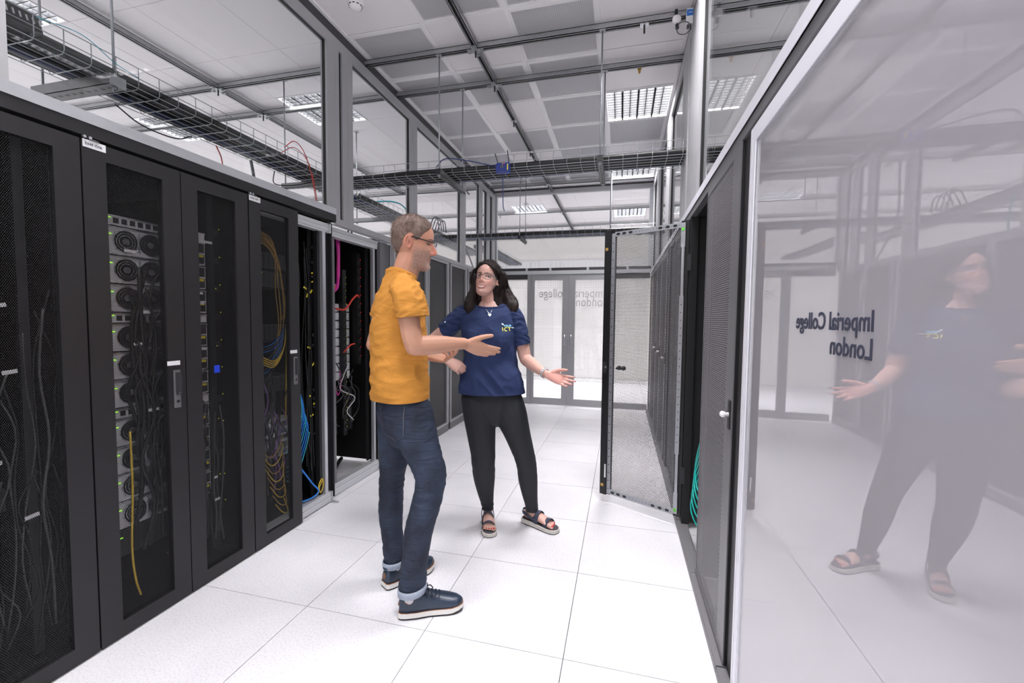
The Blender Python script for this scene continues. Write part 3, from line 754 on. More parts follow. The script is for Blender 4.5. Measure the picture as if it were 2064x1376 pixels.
def mesh_leaf(root, y0, y1, hinge, m='mesh_l', handle=False, door='door'):
    d = empty(door, (0, 0, 0)); d.parent = root
    loc = root.location; d.location = Vector((XF, (y0+y1)/2, 0))-loc
    zb, zt = 0.008, 2.018
    wy0, wy1 = (0.078, 0.080)
    b = MB().ringyz(XF-0.026, XF, y0+0.0015, y1-0.0015, zb, zt, wy0, wy1, 0.064, 0.062); b.build('door_frame', 'char', d)
    B('inner_return', 'black', d, (XF-0.030, XF-0.026, y0+wy0-0.006, y0+wy0+0.004, zb+0.06, zt-0.06), (XF-0.030, XF-0.026, y1-wy1-0.004, y1-wy1+0.006, zb+0.06, zt-0.06))
    B('mesh_panel', m, d, (XF-0.0125, XF-0.012, y0+wy0, y1-wy1, zb+0.064, zt-0.062))
    if handle:
        yh = y1-0.045
        hb = MB()
        hb.rings([[(XF+dx, yh+u, zc) for u, dx in ((-0.014, 0.0), (0.014, 0.0), (0.013, 0.007), (-0.013, 0.007))] for zc in (0.925, 0.93, 1.095, 1.10)])
        hb.build('handle_plate', 'graphite', d)
        hb = MB()
        hb.rings([[(XF+0.007+dx*k, yh+u*w_, zc) for u, dx in ((-0.010, 0.0), (0.010, 0.0), (0.008, 0.016), (-0.008, 0.016))] for zc, k, w_ in ((0.985, 0.5, 0.8), (1.0, 0.9, 1), (1.05, 1.0, 1), (1.09, 0.8, 0.9))])
        hb.build('lever', 'server_d', d)
        MB().disc((XF+0.007, yh, 0.955), (1, 0, 0), 0.007, 0.002, 10).build('keyhole', 'black', d)
        B('handle_label', 'white', d, (XF, XF+0.0012, yh-0.040, yh+0.018, 1.123, 1.143))
    return d
def tabs(root, y):
    for dy, w_ in ((0.010, 0.010), (0.028, 0.010)):
        MB().disc((XF-0.004, y+dy, 2.028), (1, 0, 0), 0.0055, 0.012, 10).build('latch_pin', 'steel', root)
    for dy in (0.045,):
        MB().rings([[(XF-0.01+0.016*math.cos(a), y+dy+0.022*math.sin(a), zz) for a in [2*PI*k/10 for k in range(10)]] for zz in (2.020, 2.026)]).build('bumper', 'c_grey', root)
GL = 'black server cabinets on the left'
d05 = cab_shell('server_cabinet', -1.197, -0.4455, XF, XB, 2.025, 'black mesh door cabinet at the left edge of the picture', GL)
mesh_leaf(d05, -1.197, -0.8225, 0); mesh_leaf(d05, -0.8215, -0.4465, 1)
d06 = cab_shell('server_cabinet', -0.4445, 0.3045, XF, XB, 2.025, 'black cabinet with the label DH4 -D06 and two mesh doors', GL)
mesh_leaf(d06, -0.4435, -0.0675, 0, handle=True); mesh_leaf(d06, -0.0665, 0.3035, 1)
d07 = cab_shell('server_cabinet', 0.3060, 1.0535, XF, XB, 2.025, 'black cabinet labelled DH4 -D07 with its right half standing open', GL)
mesh_leaf(d07, 0.3070, 0.6790, 0, handle=True)
tabs(d06, -0.4445); tabs(d07, 0.3055)
for r_, a_, b_ in ((d05, -1.185, -0.458), (d06, -0.432, 0.292), (d07, 0.319, 1.040)): B('added_base_plate', 'inner', r_, (-1.69, -0.655, a_, b_, 0.030, 0.036))  # black plate added to darken the bright floor inside the cabinets
def name_plate(root, y0, txt):
    p = B('name_label', 'white', root, (XF, XF+0.0015, y0, y0+0.075, 1.991, 2.020))
    text_mesh(txt, 0.0128, basis((XF+0.0018, y0+0.007, 2.001), (0, 1, 0), (0, 0, 1)), 'ink', 'lettering', p)
name_plate(d06, -0.4385, 'DH4 -D06'); name_plate(d07, 0.311, 'DH4 -D07')
# tracks of the open half of D07
B('bottom_track', 'alu', d07, (-0.668, -0.632, 0.30, 1.003, 0.010, 0.030), (-0.668, -0.628, 0.30, 1.003, 0.032, 0.050), (-0.668, -0.632, 0.30, 1.003, 0.052, 0.068), (-0.690, -0.636, 0.30, 1.003, 0.068, 0.080))
B('top_track', 'alu', d07, (-0.668, -0.628, 0.30, 1.003, 1.962, 1.985), (-0.668, -0.632, 0.30, 1.003, 1.987, 2.012), (-0.690, -0.636, 0.30, 1.003, 1.950, 1.962))
B('edge_post', 'alu2', d07, (-0.668, -0.640, 0.955, 0.985, 0.080, 1.950)); B('edge_post', 'char', d07, (-0.70, -0.664, 0.930, 0.954, 0.03, 1.99), (-0.70, -0.66, 0.987, 1.045, 0.03, 1.99))
B('track_filler', 'alu', d07, (-0.712, -0.672, 1.013, 1.0535, 0.006, 0.078), (-0.735, -0.676, 1.013, 1.0535, 0.078, 0.092), (-0.712, -0.672, 1.013, 1.0535, 1.965, 2.012))
B('end_bracket', 'steel', d07, (-0.668, -0.622, 1.003, 1.012, 0.005, 0.085), (-0.640, -0.575, 1.000, 1.015, 0.002, 0.012)); B('end_bracket', 'steel', d07, (-0.668, -0.615, 1.003, 1.014, 1.945, 2.015), (-0.64, -0.605, 1.003, 1.05, 2.012, 2.022))
XG = -0.672
d08 = cab_shell('server_cabinet', 1.0575, 1.86, XG, XB, 2.010, 'open black cabinet behind the man, between D07 and the dark side panels', GL)
B('bottom_track', 'alu', d08, (-0.712, XG, 1.0585, 1.705, 0.006, 0.028), (-0.712, XG+0.003, 1.0585, 1.705, 0.030, 0.060), (-0.712, XG, 1.0585, 1.705, 0.062, 0.078), (-0.735, -0.676, 1.0585, 1.705, 0.078, 0.092))
B('top_track', 'alu', d08, (-0.712, XG, 1.0585, 1.705, 1.965, 1.985), (-0.712, XG+0.003, 1.0585, 1.705, 1.987, 2.012), (-0.735, -0.676, 1.0585, 1.705, 1.946, 1.965))
B('edge_post', 'graphite', d08, (-0.80, -0.69, 1.062, 1.15, 0.03, 1.99), (-0.69, -0.655, 1.72, 1.855, 0.0, 2.01)); B('edge_post', 'alu2', d08, (-0.712, -0.686, 1.655, 1.685, 0.09, 1.95))
# dark side panels further down the left
for k, (a, b_, lb) in enumerate(((1.865, 2.56, 'dark mesh side panel just behind the man'), (2.575, 3.13, 'dark mesh side panel between the man and the woman, first one'), (3.19, 3.745, 'dark mesh side panel beside the woman'), (3.80, 4.36, 'dark mesh side panel behind the woman'), (4.41, 4.98, 'last dark mesh side panel before the far doors'))):
    r = empty('side_panel', (-0.62, (a+b_)/2, 0), lb, 'panel', 'dark mesh side panels on the left')
    MB().ringyz(-0.648, -0.602, a, b_, 0.085, 2.013, 0.028, 0.042, 0.02, 0.022).build('panel_frame', 'frame', r)
    B('mesh_panel', 'darkmesh', r, (-0.6205, -0.620, a+0.028, b_-0.042, 0.105, 1.991)); B('backing', 'inner', r, (-0.66, -0.652, a, b_, 0.09, 2.01))
    B('plinth', 'graphite', r, (-0.648, -0.603, a-0.002, b_+0.002, 0.0, 0.083))
    MB().disc((-0.603, b_-0.018, 1.86), (1, 0, 0), 0.004, 0.003, 8).build('screw', 'steel', r)
    if a > 1.9: B('side_gap', 'dframe_shade', r, (-0.66, -0.63, a-0.055, a, 0.0, 2.013))

T['fan_grey'] = mat('fan_grey', (0.16, 0.16, 0.17), 0.5)
# ---- equipment ------------------------------------------------------------------
def dots(b, pts, s=0.0022, x=None):
    for (x, y, z) in pts: b.box(x, x+0.0015, y-s, y+s, z-s, z+s)
def server(x, y0, y1, z0, h, style, label, group):
    r = empty('rack_server', (x-0.3, (y0+y1)/2, z0), label, 'server', group)
    B('chassis', 'server' if style != 'dark' else 'server_d', r, (x-0.65, x, y0, y1, z0+0.001, z0+h-0.001))
    w = y1-y0
    if style == 'fans':
        b = MB(); c = MB(); e = MB()
        for k in range(3):
            yc = y0+w*(0.17+0.23*k); zc = z0+h/2
            c.lathe((x, yc, zc), ((h*0.40, 0.0005), (h*0.40, 0.001)), 14, (1, 0, 0)); c.lathe((x, yc, zc), ((h*0.13, 0.001), (h*0.12, 0.004)), 10, (1, 0, 0))
            for q in (0.42, 0.33, 0.24): b.lathe((x, yc, zc), ((h*q, 0.002), (h*q, 0.0035), (h*(q-0.025), 0.0035), (h*(q-0.025), 0.002)), 14, (1, 0, 0))
            b.box(x, x+0.010, yc+w*0.108, yc+w*0.114, z0+h*0.12, z0+h*0.88)
        c.build('fan', 'fan_grey', r); b.build('fan_ring', 'steel', r)
        e.box(x, x+0.006, y0+w*0.80, y1-0.008, z0+0.008, z0+h*0.46); e.box(x, x+0.006, y0+w*0.80, y1-0.008, z0+h*0.54, z0+h-0.008); e.box(x, x+0.003, y0+w*0.68, y0+w*0.78, z0+h*0.5, z0+h*0.9)
        e.build('power_unit', 'server_d', r)
        B('pull_tag', 'yellow', r, (x+0.006, x+0.012, y1-0.05, y1-0.018, z0+h*0.34, z0+h*0.44))
        B('port_block', 'port', r, (x, x+0.003, y0+w*0.66, y0+w*0.78, z0+0.012, z0+h*0.4))
        B('edge_lip', 'steel', r, (x, x+0.006, y0, y1, z0+h-0.007, z0+h-0.002))
    elif style == 'ports':
        b = MB()
        for k in range(12): b.box(x, x+0.002, y0+0.03+0.032*k, y0+0.05+0.032*k, z0+0.010, z0+h-0.012)
        b.build('port', 'fan', r)
        B('edge_lip', 'steel', r, (x, x+0.004, y0, y1, z0+h-0.008, z0+h-0.002))
    elif style == 'blade':
        b = MB()
        for k in range(int(w/0.026)): b.box(x, x+0.004, y0+0.006+0.026*k, y0+0.026+0.026*k, z0+0.006, z0+h-0.006)
        b.build('drive_bay', 'server', r)
    elif style == 'dark':
        b = MB()
        for k in range(10): b.box(x, x+0.002, y0+0.02+0.04*k, y0+0.048+0.04*k, z0+0.008, z0+h-0.008)
        b.build('vent', 'fan', r)
    b = MB(); dots(b, [(x+0.003, y0+0.012+0.006*k, z0+h*0.72) for k in range(2)]); b.build('status_light', 'led_g', r)
    return r
def power_strip(x, y, z0, z1, label, group=None, w=0.05, red=False, step=0.11):
    r = empty('power_strip', (x-0.03, y, z0), label, 'power strip', group)
    B('body', 'black', r, (x-0.05, x, y-w/2, y+w/2, z0, z1))
    b = MB(); l = MB(); k = 0; z = z0+0.05
    while z < z1-0.04:
        b.box(x, x+0.002, y-w*0.36, y+w*0.30, z-0.016, z+0.016)
        dots(l, [(x, y+w*0.42, z+0.022)], 0.0024); z += step*0.5; k += 1
    b.build('outlet', 'server_d', r); l.build('status_light', 'led_r' if red else 'led_y', r)
    return r
GS = 'servers stacked in cabinet D06'
ordn = ['topmost', 'second', 'third', 'fourth', 'fifth', 'sixth', 'seventh', 'eighth', 'ninth', 'tenth', 'eleventh', 'lowest']
zz = 1.78
ordn = ordn[:-1]+['twelfth', 'thirteenth', 'lowest']
for k in range(14):
    st = ('ports', 'fans', 'fans', 'fans', 'ports', 'fans', 'fans', 'fans', 'ports', 'fans', 'fans', 'fans', 'fans', 'dark')[k]
    h = 0.044 if st == 'ports' else 0.118
    zz -= h+0.004
    server(-0.700, -0.312, 0.128, zz, h, st, '%s silver server behind the left mesh door of cabinet D06' % ordn[k], GS)
for k, z0 in enumerate((1.52, 1.05, 0.62)):
    server(-0.80, -1.05, -0.60, z0, 0.088, 'dark', '%s black server behind the mesh door of the leftmost cabinet' % ('upper', 'middle', 'lower')[k], 'black servers in the leftmost cabinet')
power_strip(-0.74, 0.225, 0.25, 1.85, 'black power strip with tiny lights behind the right mesh door of D06', step=0.3)
for k, (z0, st) in enumerate(((1.66, 'dark'), (1.54, 'dark'), (1.20, 'dark'), (0.86, 'dark'), (0.56, 'fans'), (0.42, 'fans'))):
    server(-0.80, 0.42, 0.87, z0, 0.10, st, '%s unit behind the cables of cabinet D07' % ('topmost', 'second', 'third', 'fourth', 'fifth', 'lowest')[k], 'units in cabinet D07')
power_strip(-0.755, 0.985, 0.25, 1.9, 'tall power strip with yellow lights in the open half of D07', step=0.09)
for k in range(9):
    server(-0.90, 1.22, 1.62, 1.40-0.072*k, 0.066, 'blade', '%s pale grey drive unit in the open cabinet behind the man' % ordn[k], 'pale drive units behind the man')
for k in range(3):
    server(-0.92, 1.22, 1.68, 0.62-0.13*k, 0.12, 'dark', '%s black unit low in the open cabinet behind the man' % ('upper', 'middle', 'lower')[k], 'black units behind the man')
power_strip(-0.80, 1.62, 0.95, 1.90, 'power strip with red lights in the open cabinet behind the man', red=True, step=0.15)
power_strip(-0.86, 1.50, 0.35, 1.75, 'power strip with yellow lights in the open cabinet behind the man')
yp = empty('patch_bay', (-0.82, 1.25, 1.80), 'yellow patch bay at the top of the open cabinet behind the man', 'patch bay')
B('plate', 'yellow', yp, (-0.84, -0.83, 1.17, 1.32, 1.745, 1.80), (-0.84, -0.83, 1.17, 1.32, 1.81, 1.865))
b = MB()
for q in range(6): b.box(-0.83, -0.827, 1.18+0.023*q, 1.196+0.023*q, 1.752, 1.775); b.box(-0.83, -0.827, 1.18+0.023*q, 1.196+0.023*q, 1.817, 1.84)
b.build('port', 'fan', yp)
st = B('sticker', 'blue', None, (-0.6115, -0.6105, 0.088, 0.118, 1.062, 1.10)); tag(st, 'small blue square sticker behind the right mesh door of D06', 'sticker')
# cables behind the doors
def ORD(k):
    return ('first', 'second', 'third', 'fourth', 'fifth', 'sixth', 'seventh', 'eighth', 'ninth', 'tenth', 'eleventh', 'twelfth', 'thirteenth', 'fourteenth', 'fifteenth', 'sixteenth', 'seventeenth', 'eighteenth', 'nineteenth', 'twentieth', 'twenty-first', 'twenty-second')[k]
def drops(n, y0, y1, x0, x1, zt, zb, mats, rr, lab, grp, sway=0.04, nm='hanging_cable'):
    for k in range(n):
        y = y0+(y1-y0)*(k+rnd.uniform(0.1, 0.9))/n; x = rnd.uniform(x0, x1); a = rnd.uniform(*zt); c = rnd.uniform(*zb)
        m_ = 5; pts = []
        for q in range(m_+1):
            t = q/m_
            pts.append((x+rnd.uniform(-0.012, 0.012), min(y1+0.03, max(y0-0.03, y+rnd.uniform(-sway, sway))), a+(c-a)*t))
        cable(nm, ORD(k)+' '+lab+', from the left', pts, rnd.uniform(*rr), rnd.choice(mats), grp, k=4, n=5)
drops(18, -0.74, -0.47, -0.73, -0.66, (0.7, 1.5), (0.10, 0.25), ['c_black', 'c_grey', 'c_black'], (0.0025, 0.0045), 'dark cable hanging behind the mesh door of the leftmost cabinet', 'dark cables in the leftmost cabinet')
drops(11, -0.25, -0.15, -0.672, -0.64, (1.2, 1.75), (0.15, 0.8), ['c_black'], (0.004, 0.009), 'black cable hanging in front of the D06 servers', 'black cables in front of the D06 servers', 0.03)
drops(10, -0.10, 0.06, -0.675, -0.645, (0.9, 1.3), (0.3, 0.6), ['c_black', 'c_grey'], (0.004, 0.007), 'dark cable looping beside the D06 servers', 'dark cables beside the D06 servers', 0.06)
drops(7, 0.06, 0.18, -0.70, -0.65, (0.7, 1.0), (0.10, 0.2), ['c_black', 'c_grey'], (0.003, 0.005), 'dark cable hanging behind the right mesh door of D06', 'dark cables behind the right D06 door', 0.02)
cable('hanging_cable', 'bright yellow cable hanging low behind the left mesh door of D06', [(-0.65, -0.28, 0.85), (-0.640, -0.285, 0.60), (-0.64, -0.295, 0.35), (-0.64, -0.285, 0.2), (-0.65, -0.26, 0.11)], 0.0042, 'c_yel')
for k, z in enumerate((1.62, 1.45, 1.30, 1.17, 0.98, 0.80)):
    cable('power_lead', ORD(k)+' black lead crossing in front of the D06 servers, from the top', [(-0.690, 0.04, z+0.06), (-0.665, 0.0, z+0.03), (-0.655, -0.07, z-0.05-0.02*(k % 3)), (-0.655, -0.15, z-0.10), (-0.65, -0.19, z-0.22)], 0.006, 'c_black', 'black leads crossing the D06 servers')
cable('coiled_cable', 'tan cable coiled at the bottom of cabinet D06', [(-0.68, -0.12, 0.22), (-0.66, -0.05, 0.24), (-0.66, -0.02, 0.19), (-0.68, -0.06, 0.16), (-0.70, -0.09, 0.20)], 0.004, 'c_tan')
for k in range(7):
    t = k/6+rnd.uniform(-0.25, 0.25)
    cable('fibre_cable', ORD(k)+' thin tan fibre cable curving down behind the D07 mesh door, from the top', [(-0.75, 0.40+0.01*t, 1.85-0.01*k), (-0.70, 0.50+0.02*t, 1.855-0.012*k), (-0.68, 0.57+0.03*t, 1.78-0.02*k), (-0.675, 0.575+0.06*t, 1.55+rnd.uniform(-.05, .05)), (-0.68, 0.60+0.055*t, 1.30+0.02*k), (-0.70, 0.58+0.08*t, 1.08+0.05*k)], 0.0028, 'c_tan', 'tan fibre cables behind the D07 door')
for k in range(12):
    t = k/11
    cable('patch_cable', ORD(k)+' thin blue patch cable fanning out behind the D07 mesh door, from the top', [(-0.76, 0.44+0.02*t, 1.22-0.02*k), (-0.70, 0.50, 1.20-0.02*k+rnd.uniform(-0.02, 0.02)), (-0.68, 0.58, 1.22-0.012*k), (-0.69, 0.635, 1.28-0.006*k), (-0.70, 0.65, 1.45)], 0.0028, ['c_navy', 'c_blue', 'c_grey'][k % 3], 'blue patch cables behind the D07 door')
for k in range(4):
    cable('fibre_cable', ORD(k)+' yellow fibre cable looping behind the D07 mesh door, from the top', [(-0.72, 0.47, 1.12-0.015*k), (-0.67, 0.54, 1.08-0.012*k), (-0.66, 0.61, 1.16), (-0.66, 0.635, 1.30), (-0.665, 0.63, 0.95+0.02*k), (-0.67, 0.625, 0.70+0.03*k)], 0.0038, 'c_yel', 'yellow fibre cables behind the D07 door')
drops(22, 0.43, 0.64, -0.75, -0.67, (0.75, 1.05), (0.12, 0.5), ['c_black', 'c_violet', 'c_grey', 'c_black'], (0.003, 0.005), 'thin dark cable tangled low behind the D07 mesh door', 'tangled cables low in D07', 0.05)
for k in range(8):
    cable('fibre_cable', ORD(k)+' tan fibre cable lying in the tangle at the bottom of D07, from the top', [(-0.70, 0.42+0.02*k, 0.62-0.065*k), (-0.66, 0.47+0.015*k, 0.50-0.055*k), (-0.67, 0.56+0.01*k, 0.52-0.06*k), (-0.70, 0.63, 0.60-0.06*k)], 0.0035, ['c_tan', 'c_yel'][k % 2], 'fibre cables at the bottom of D07')
# open half of D07
drops(14, 0.78, 0.95, -0.75, -0.69, (1.5, 1.9), (0.10, 0.6), ['c_black', 'c_black', 'c_grey'], (0.003, 0.0055), 'dark cable hanging in the open half of D07', 'dark cables in the open half of D07', 0.02)
for k in range(8):
    zc = (1.86, 1.76, 1.66, 1.25, 1.18, 0.86, 0.80, 0.74)[k]
    o = empty('power_plug', (-0.72, 0.985, zc), ORD(k)+' black power plug in the tall power strip of D07, from the top', 'plug', 'plugs in the D07 power strip')
    MB().tube(crom([(-0.755, 0.985, zc), (-0.725, 0.985, zc), (-0.712, 0.965, zc-0.004), (-0.71, 0.925, zc-0.03)], 4), 0.010, 8).build('plug_body', 'black', o, smooth=True)
TAGO = (1, 2, 4, 3, 5, 6, 0, 7, 8, 9, 10, 11, 12)
for k, (y, z, q) in enumerate(((0.86, 1.60, 0.3), (0.78, 1.55, -0.4), (0.80, 1.50, 1.2), (0.84, 1.53, 0.9), (0.81, 1.14, -0.3), (0.85, 1.02, 0.7), (0.86, 1.66, 0.2), (0.81, 0.80, 0.0), (0.88, 0.775, 0.1), (0.86, 0.74, 0.3), (0.83, 0.66, 0.2), (0.88, 0.62, -0.2), (0.88, 0.58, 0.1))):
    o = MB().obox((-0.705, y+0.075, z), (1, 0, 0), (0, math.cos(q), math.sin(q)), (0, -math.sin(q), math.cos(q)), 0.0012, 0.015, 0.0055).build('cable_tag', 'yellow', None)
    tag(o, ORD(TAGO[k])+' yellow cable tag in the open half of D07, from the top', 'cable tag', 'yellow tags in the open half of D07')
for k in range(7):
    cable('patch_cable', ORD(k)+' blue network cable curling low in the open half of D07, from the top', [(-0.76, 0.74+0.012*k, 1.0-0.035*k), (-0.71, 0.775+0.014*k, 0.90-0.05*k+rnd.uniform(-.03, .03)), (-0.69, 0.79+0.010*k, 0.70-0.03*k), (-0.71, 0.745, 0.52-0.045*k), (-0.74, 0.70, 0.44-0.03*k)], 0.0032, 'c_blue' if k % 3 else 'c_cyan', 'blue cables in the open half of D07')
cable('patch_cable', 'blue cable dropping diagonally to the track in the open half of D07', [(-0.70, 0.69, 0.42), (-0.665, 0.74, 0.34), (-0.655, 0.84, 0.20), (-0.655, 0.90, 0.125), (-0.66, 0.84, 0.098), (-0.70, 0.70, 0.10)], 0.0055, 'c_blue')
cable('patch_cable', 'aqua cable hanging beside the D07 door handle', [(-0.68, 0.69, 1.20), (-0.655, 0.715, 1.10), (-0.66, 0.73, 0.95), (-0.70, 0.70, 0.82)], 0.0042, 'c_cyan')
cable('coiled_cable', 'small yellow cable loop at the foot of the D07 edge post', [(-0.66, 0.905, 0.10), (-0.65, 0.90, 0.17), (-0.65, 0.935, 0.20), (-0.65, 0.945, 0.15), (-0.66, 0.93, 0.10), (-0.66, 0.915, 0.14), (-0.65, 0.94, 0.19)], 0.0035, 'c_yel')
for k in range(2):
    o = B('paper_label', 'white', None, (-0.7545, -0.7535, 0.965, 1.0, 0.50-0.11*k, 0.515-0.11*k)); tag(o, '%s small white label low on the D07 power strip' % ('upper', 'lower')[k], 'label')
# cabinet behind the man
cable('patch_cable', 'thick magenta cable bundle hanging in the cabinet behind the man', [(-0.80, 1.33, 1.97), (-0.79, 1.33, 1.85), (-0.79, 1.325, 1.72), (-0.79, 1.315, 1.60), (-0.81, 1.29, 1.55)], 0.013, 'c_pink')
cable('patch_cable', 'thin magenta cable beside the magenta bundle', [(-0.80, 1.36, 1.97), (-0.79, 1.345, 1.80), (-0.79, 1.335, 1.65), (-0.81, 1.30, 1.56)], 0.005, 'c_pink')
for k in range(6):
    cable('patch_cable', ORD(k)+' orange patch cable curling from the yellow patch bay, from the top', [(-0.82, 1.19+0.012*k, 1.74), (-0.79, 1.19+0.012*k, 1.66-0.012*k), (-0.785, 1.23+0.012*k, 1.58+0.006*k), (-0.80, 1.29, 1.56), (-0.83, 1.28-0.01*k, 1.45-0.03*k)], 0.0042, ['c_orange', 'c_orange', 'c_pink'][k % 3], 'orange patch cables behind the man')
cable('patch_cable', 'bright red cable crossing behind the man near his elbow', [(-0.83, 1.34, 1.42), (-0.78, 1.40, 1.42), (-0.77, 1.48, 1.50), (-0.78, 1.56, 1.54), (-0.80, 1.62, 1.53)], 0.008, 'c_red')
cable('patch_cable', 'red cable curve low beside the pale drive units', [(-0.83, 1.44, 1.06), (-0.80, 1.49, 1.12), (-0.80, 1.55, 1.13)], 0.006, 'c_red')
cable('patch_cable', 'red cable loop hanging below the pale drive units', [(-0.86, 1.31, 0.92), (-0.83, 1.33, 0.80), (-0.83, 1.36, 0.72), (-0.83, 1.40, 0.78), (-0.86, 1.43, 0.92)], 0.004, 'c_pink')
for k in range(9):
    z = 1.39-0.072*k
    cable('patch_cable', ORD(k)+' grey cable looping out of a pale drive unit behind the man, from the top', [(-0.89, 1.30, z+0.03), (-0.85, 1.29, z+0.02), (-0.84, 1.26, z-0.015), (-0.87, 1.21, z-0.03)], 0.004, 'c_grey', 'grey cables on the pale drive units')
drops(6, 1.25, 1.60, -0.84, -0.78, (0.85, 1.0), (0.45, 0.6), ['c_black', 'c_white', 'c_grey'], (0.003, 0.005), 'thin cable drooping behind the man at hip height', 'thin cables behind the man', 0.10)
for k, (pts, rr) in enumerate((([(-0.80, 1.10, 0.10), (-0.86, 1.15, 0.03), (-0.80, 1.24, 0.02), (-0.75, 1.20, 0.02), (-0.74, 1.13, 0.03)], 0.014), ([(-0.82, 1.2, 0.05), (-0.88, 1.35, 0.06), (-0.98, 1.55, 0.07), (-1.05, 1.7, 0.07)], 0.016), ([(-0.95, 1.2, 0.03), (-0.98, 1.4, 0.035), (-1.05, 1.65, 0.04)], 0.018))):
    cable('power_cable', '%s thick black power cable on the floor of the cabinet behind the man' % ('nearest', 'middle', 'farthest')[k], pts, rr, 'c_black')
o = empty('power_connector', (-0.79, 1.27, 0.03), 'black power connector lying on the floor of the cabinet behind the man', 'connector')
MB().tube([(-0.80, 1.235, 0.035), (-0.77, 1.30, 0.035)], 0.022, 10).build('connector_body', 'black', o); MB().tube([(-0.801, 1.233, 0.035), (-0.805, 1.225, 0.035)], 0.017, 10).build('contact_face', 'c_grey', o)
for k in range(3): tag(B('cross_bar', 'galv', None, (-1.30-0.09*k, -1.275-0.09*k, 1.08, 1.80, 0.09, 0.115)), '%s galvanised bar low at the back of the cabinet behind the man' % ('front', 'middle', 'rear')[k], 'bar')
for k, (y, z, q, lb) in enumerate(((-0.66, 1.38, 0.2, 'upper'), (-0.64, 1.15, 0.1, 'middle'), (-0.60, 0.62, 0.1, 'lower'), (-0.69, 0.84, 0.0, 'left'))):
    o = MB().obox((-0.66, y, z), (1, 0, 0), (0, math.cos(q), math.sin(q)), (0, -math.sin(q), math.cos(q)), 0.001, 0.020, 0.007).build('cable_tag', 'white', None); tag(o, '%s white cable tag in the leftmost cabinet' % lb, 'cable tag')
for k, (y, z) in enumerate(((-0.275, 1.62), (-0.25, 1.22), (-0.20, 0.92), (-0.22, 1.36))):
    o = B('cable_tag', 'white', None, (-0.655, -0.653, y, y+0.045, z, z+0.012)); tag(o, '%s white cable tag behind the left D06 mesh door' % ('highest', 'third highest', 'lowest', 'second highest')[k], 'cable tag')
for k, (y, z) in enumerate(((0.06, 1.72), (0.045, 1.46), (0.05, 1.41), (0.06, 1.18), (0.10, 0.50), (0.11, 0.38))):
    o = B('cable_tag', 'white', None, (-0.655, -0.653, y, y+(0.07 if k == 0 else 0.028), z, z+0.012)); tag(o, '%s white cable tag behind the right D06 mesh door' % ordn[k], 'cable tag')
b = MB(); dots(b, [(-0.7385, 0.205+0.012*(k % 2), 1.7-0.17*k-0.03*(k % 3)) for k in range(8)], 0.0024); o = b.build('indicator_lights', 'led_y', None); tag(o, 'column of tiny yellow lights behind the right D06 mesh door', 'lights')
o = MB(); dots(o, [(-0.79, 0.45+0.014*k, 1.685 - (0.06 if k % 2 else 0)) for k in range(10)], 0.004); o = o.build('indicator_lights', 'led_g', None); tag(o, 'green switch port lights at the top of cabinet D07', 'lights')

# ================================================================== RIGHT CABINET ROW
XR = 1.80
GR = 'grey mesh door cabinets on the right'
def rcab(y0, y1, label, door=True, knob=None, m='mesh_r', col='graphite', sw_=0.075):
    r = cab_shell('server_cabinet', y0, y1, XR+0.002, 2.85, 2.0, label, GR)
    B('plinth', 'skirt', r, (1.777, 1.84, y0, y1, 0.0, 0.034), (1.775, 1.80, y0, y1, 0.0, 0.028))
    if door:
        d = empty('door'); d.parent = r; d.location = Vector((XR, (y0+y1)/2, 0))-r.location
        MB().ringyz(XR, XR+0.022, y0+0.003, y1-0.003, 0.038, 2.0, sw_, 0.014, 0.03, 0.03).build('door_frame', col, d)
        B('door_edge', 'black', d, (XR+0.004, XR+0.045, y0+0.001, y0+0.004, 0.038, 2.0))
        B('mesh_panel', m, d, (XR+0.0025, XR+0.003, y0+sw_, y1-0.014, 0.068, 1.97))
        if knob:
            B('lock_plate', 'black', d, (XR-0.004, XR, y0+0.018, y0+0.048, knob-0.055, knob+0.055))
            MB().lathe((XR-0.004, y0+0.033, knob), ((0.008, 0.0), (0.006, 0.010), (0.011, 0.015), (0.012, 0.024), (0.007, 0.030)), 12, (-1, 0, 0)).build('knob', 'tbar', d, smooth=True)
    return r
hidR = rcab(-0.53, 0.074, 'cabinet mostly hidden behind the glossy panel, only its black corner post showing', door=False)
B('corner_post', 'black', hidR, (1.812, 1.86, -0.12, 0.072, 0.036, 2.0))
nearR = rcab(0.082, 0.706, 'cabinet with a fine slotted door right beside the glossy panel', knob=1.0, sw_=0.11)
openR = rcab(0.710, 1.318, 'open cabinet on the right with green cables inside', door=False)
for y0, y1, lb, kn in ((1.322, 2.035, 'first closed cabinet past the open mesh door', None), (2.59, 3.187, 'closed cabinet past the silver gap strip, nearest one', 1.0), (3.190, 3.735, 'closed cabinet past the silver gap strip, second one', 1.02), (3.738, 4.43, 'closed cabinet past the silver gap strip, third one', 1.03), (4.433, 5.0, 'last closed cabinet on the right before the far doors', None)):
    rcab(y0, y1, lb, knob=kn, m='mesh_fine')
gp = empty('gap_panel', (1.81, 2.3, 0), 'silver perforated gap strip between the right hand cabinets', 'panel')
B('mesh_panel', 'mesh_o', gp, (1.816, 1.8165, 2.06, 2.40, 0.05, 1.98)); B('backing', 'frame', gp, (1.88, 1.89, 2.04, 2.585, 0.03, 2.0)); B('post', 'dframe_shade', gp, (1.806, 1.86, 2.40, 2.585, 0.0, 2.0)); B('post', 'frame', gp, (1.806, 1.83, 2.04, 2.06, 0.0, 2.0)); B('plinth', 'skirt', gp, (1.777, 1.84, 2.037, 2.588, 0.0, 0.034))
B('hinge_post', 'black', openR, (1.803, 1.85, 1.270, 1.316, 0.036, 2.0)); B('hinge_post', 'black', openR, (1.83, 1.87, 0.712, 0.74, 0.036, 2.0))
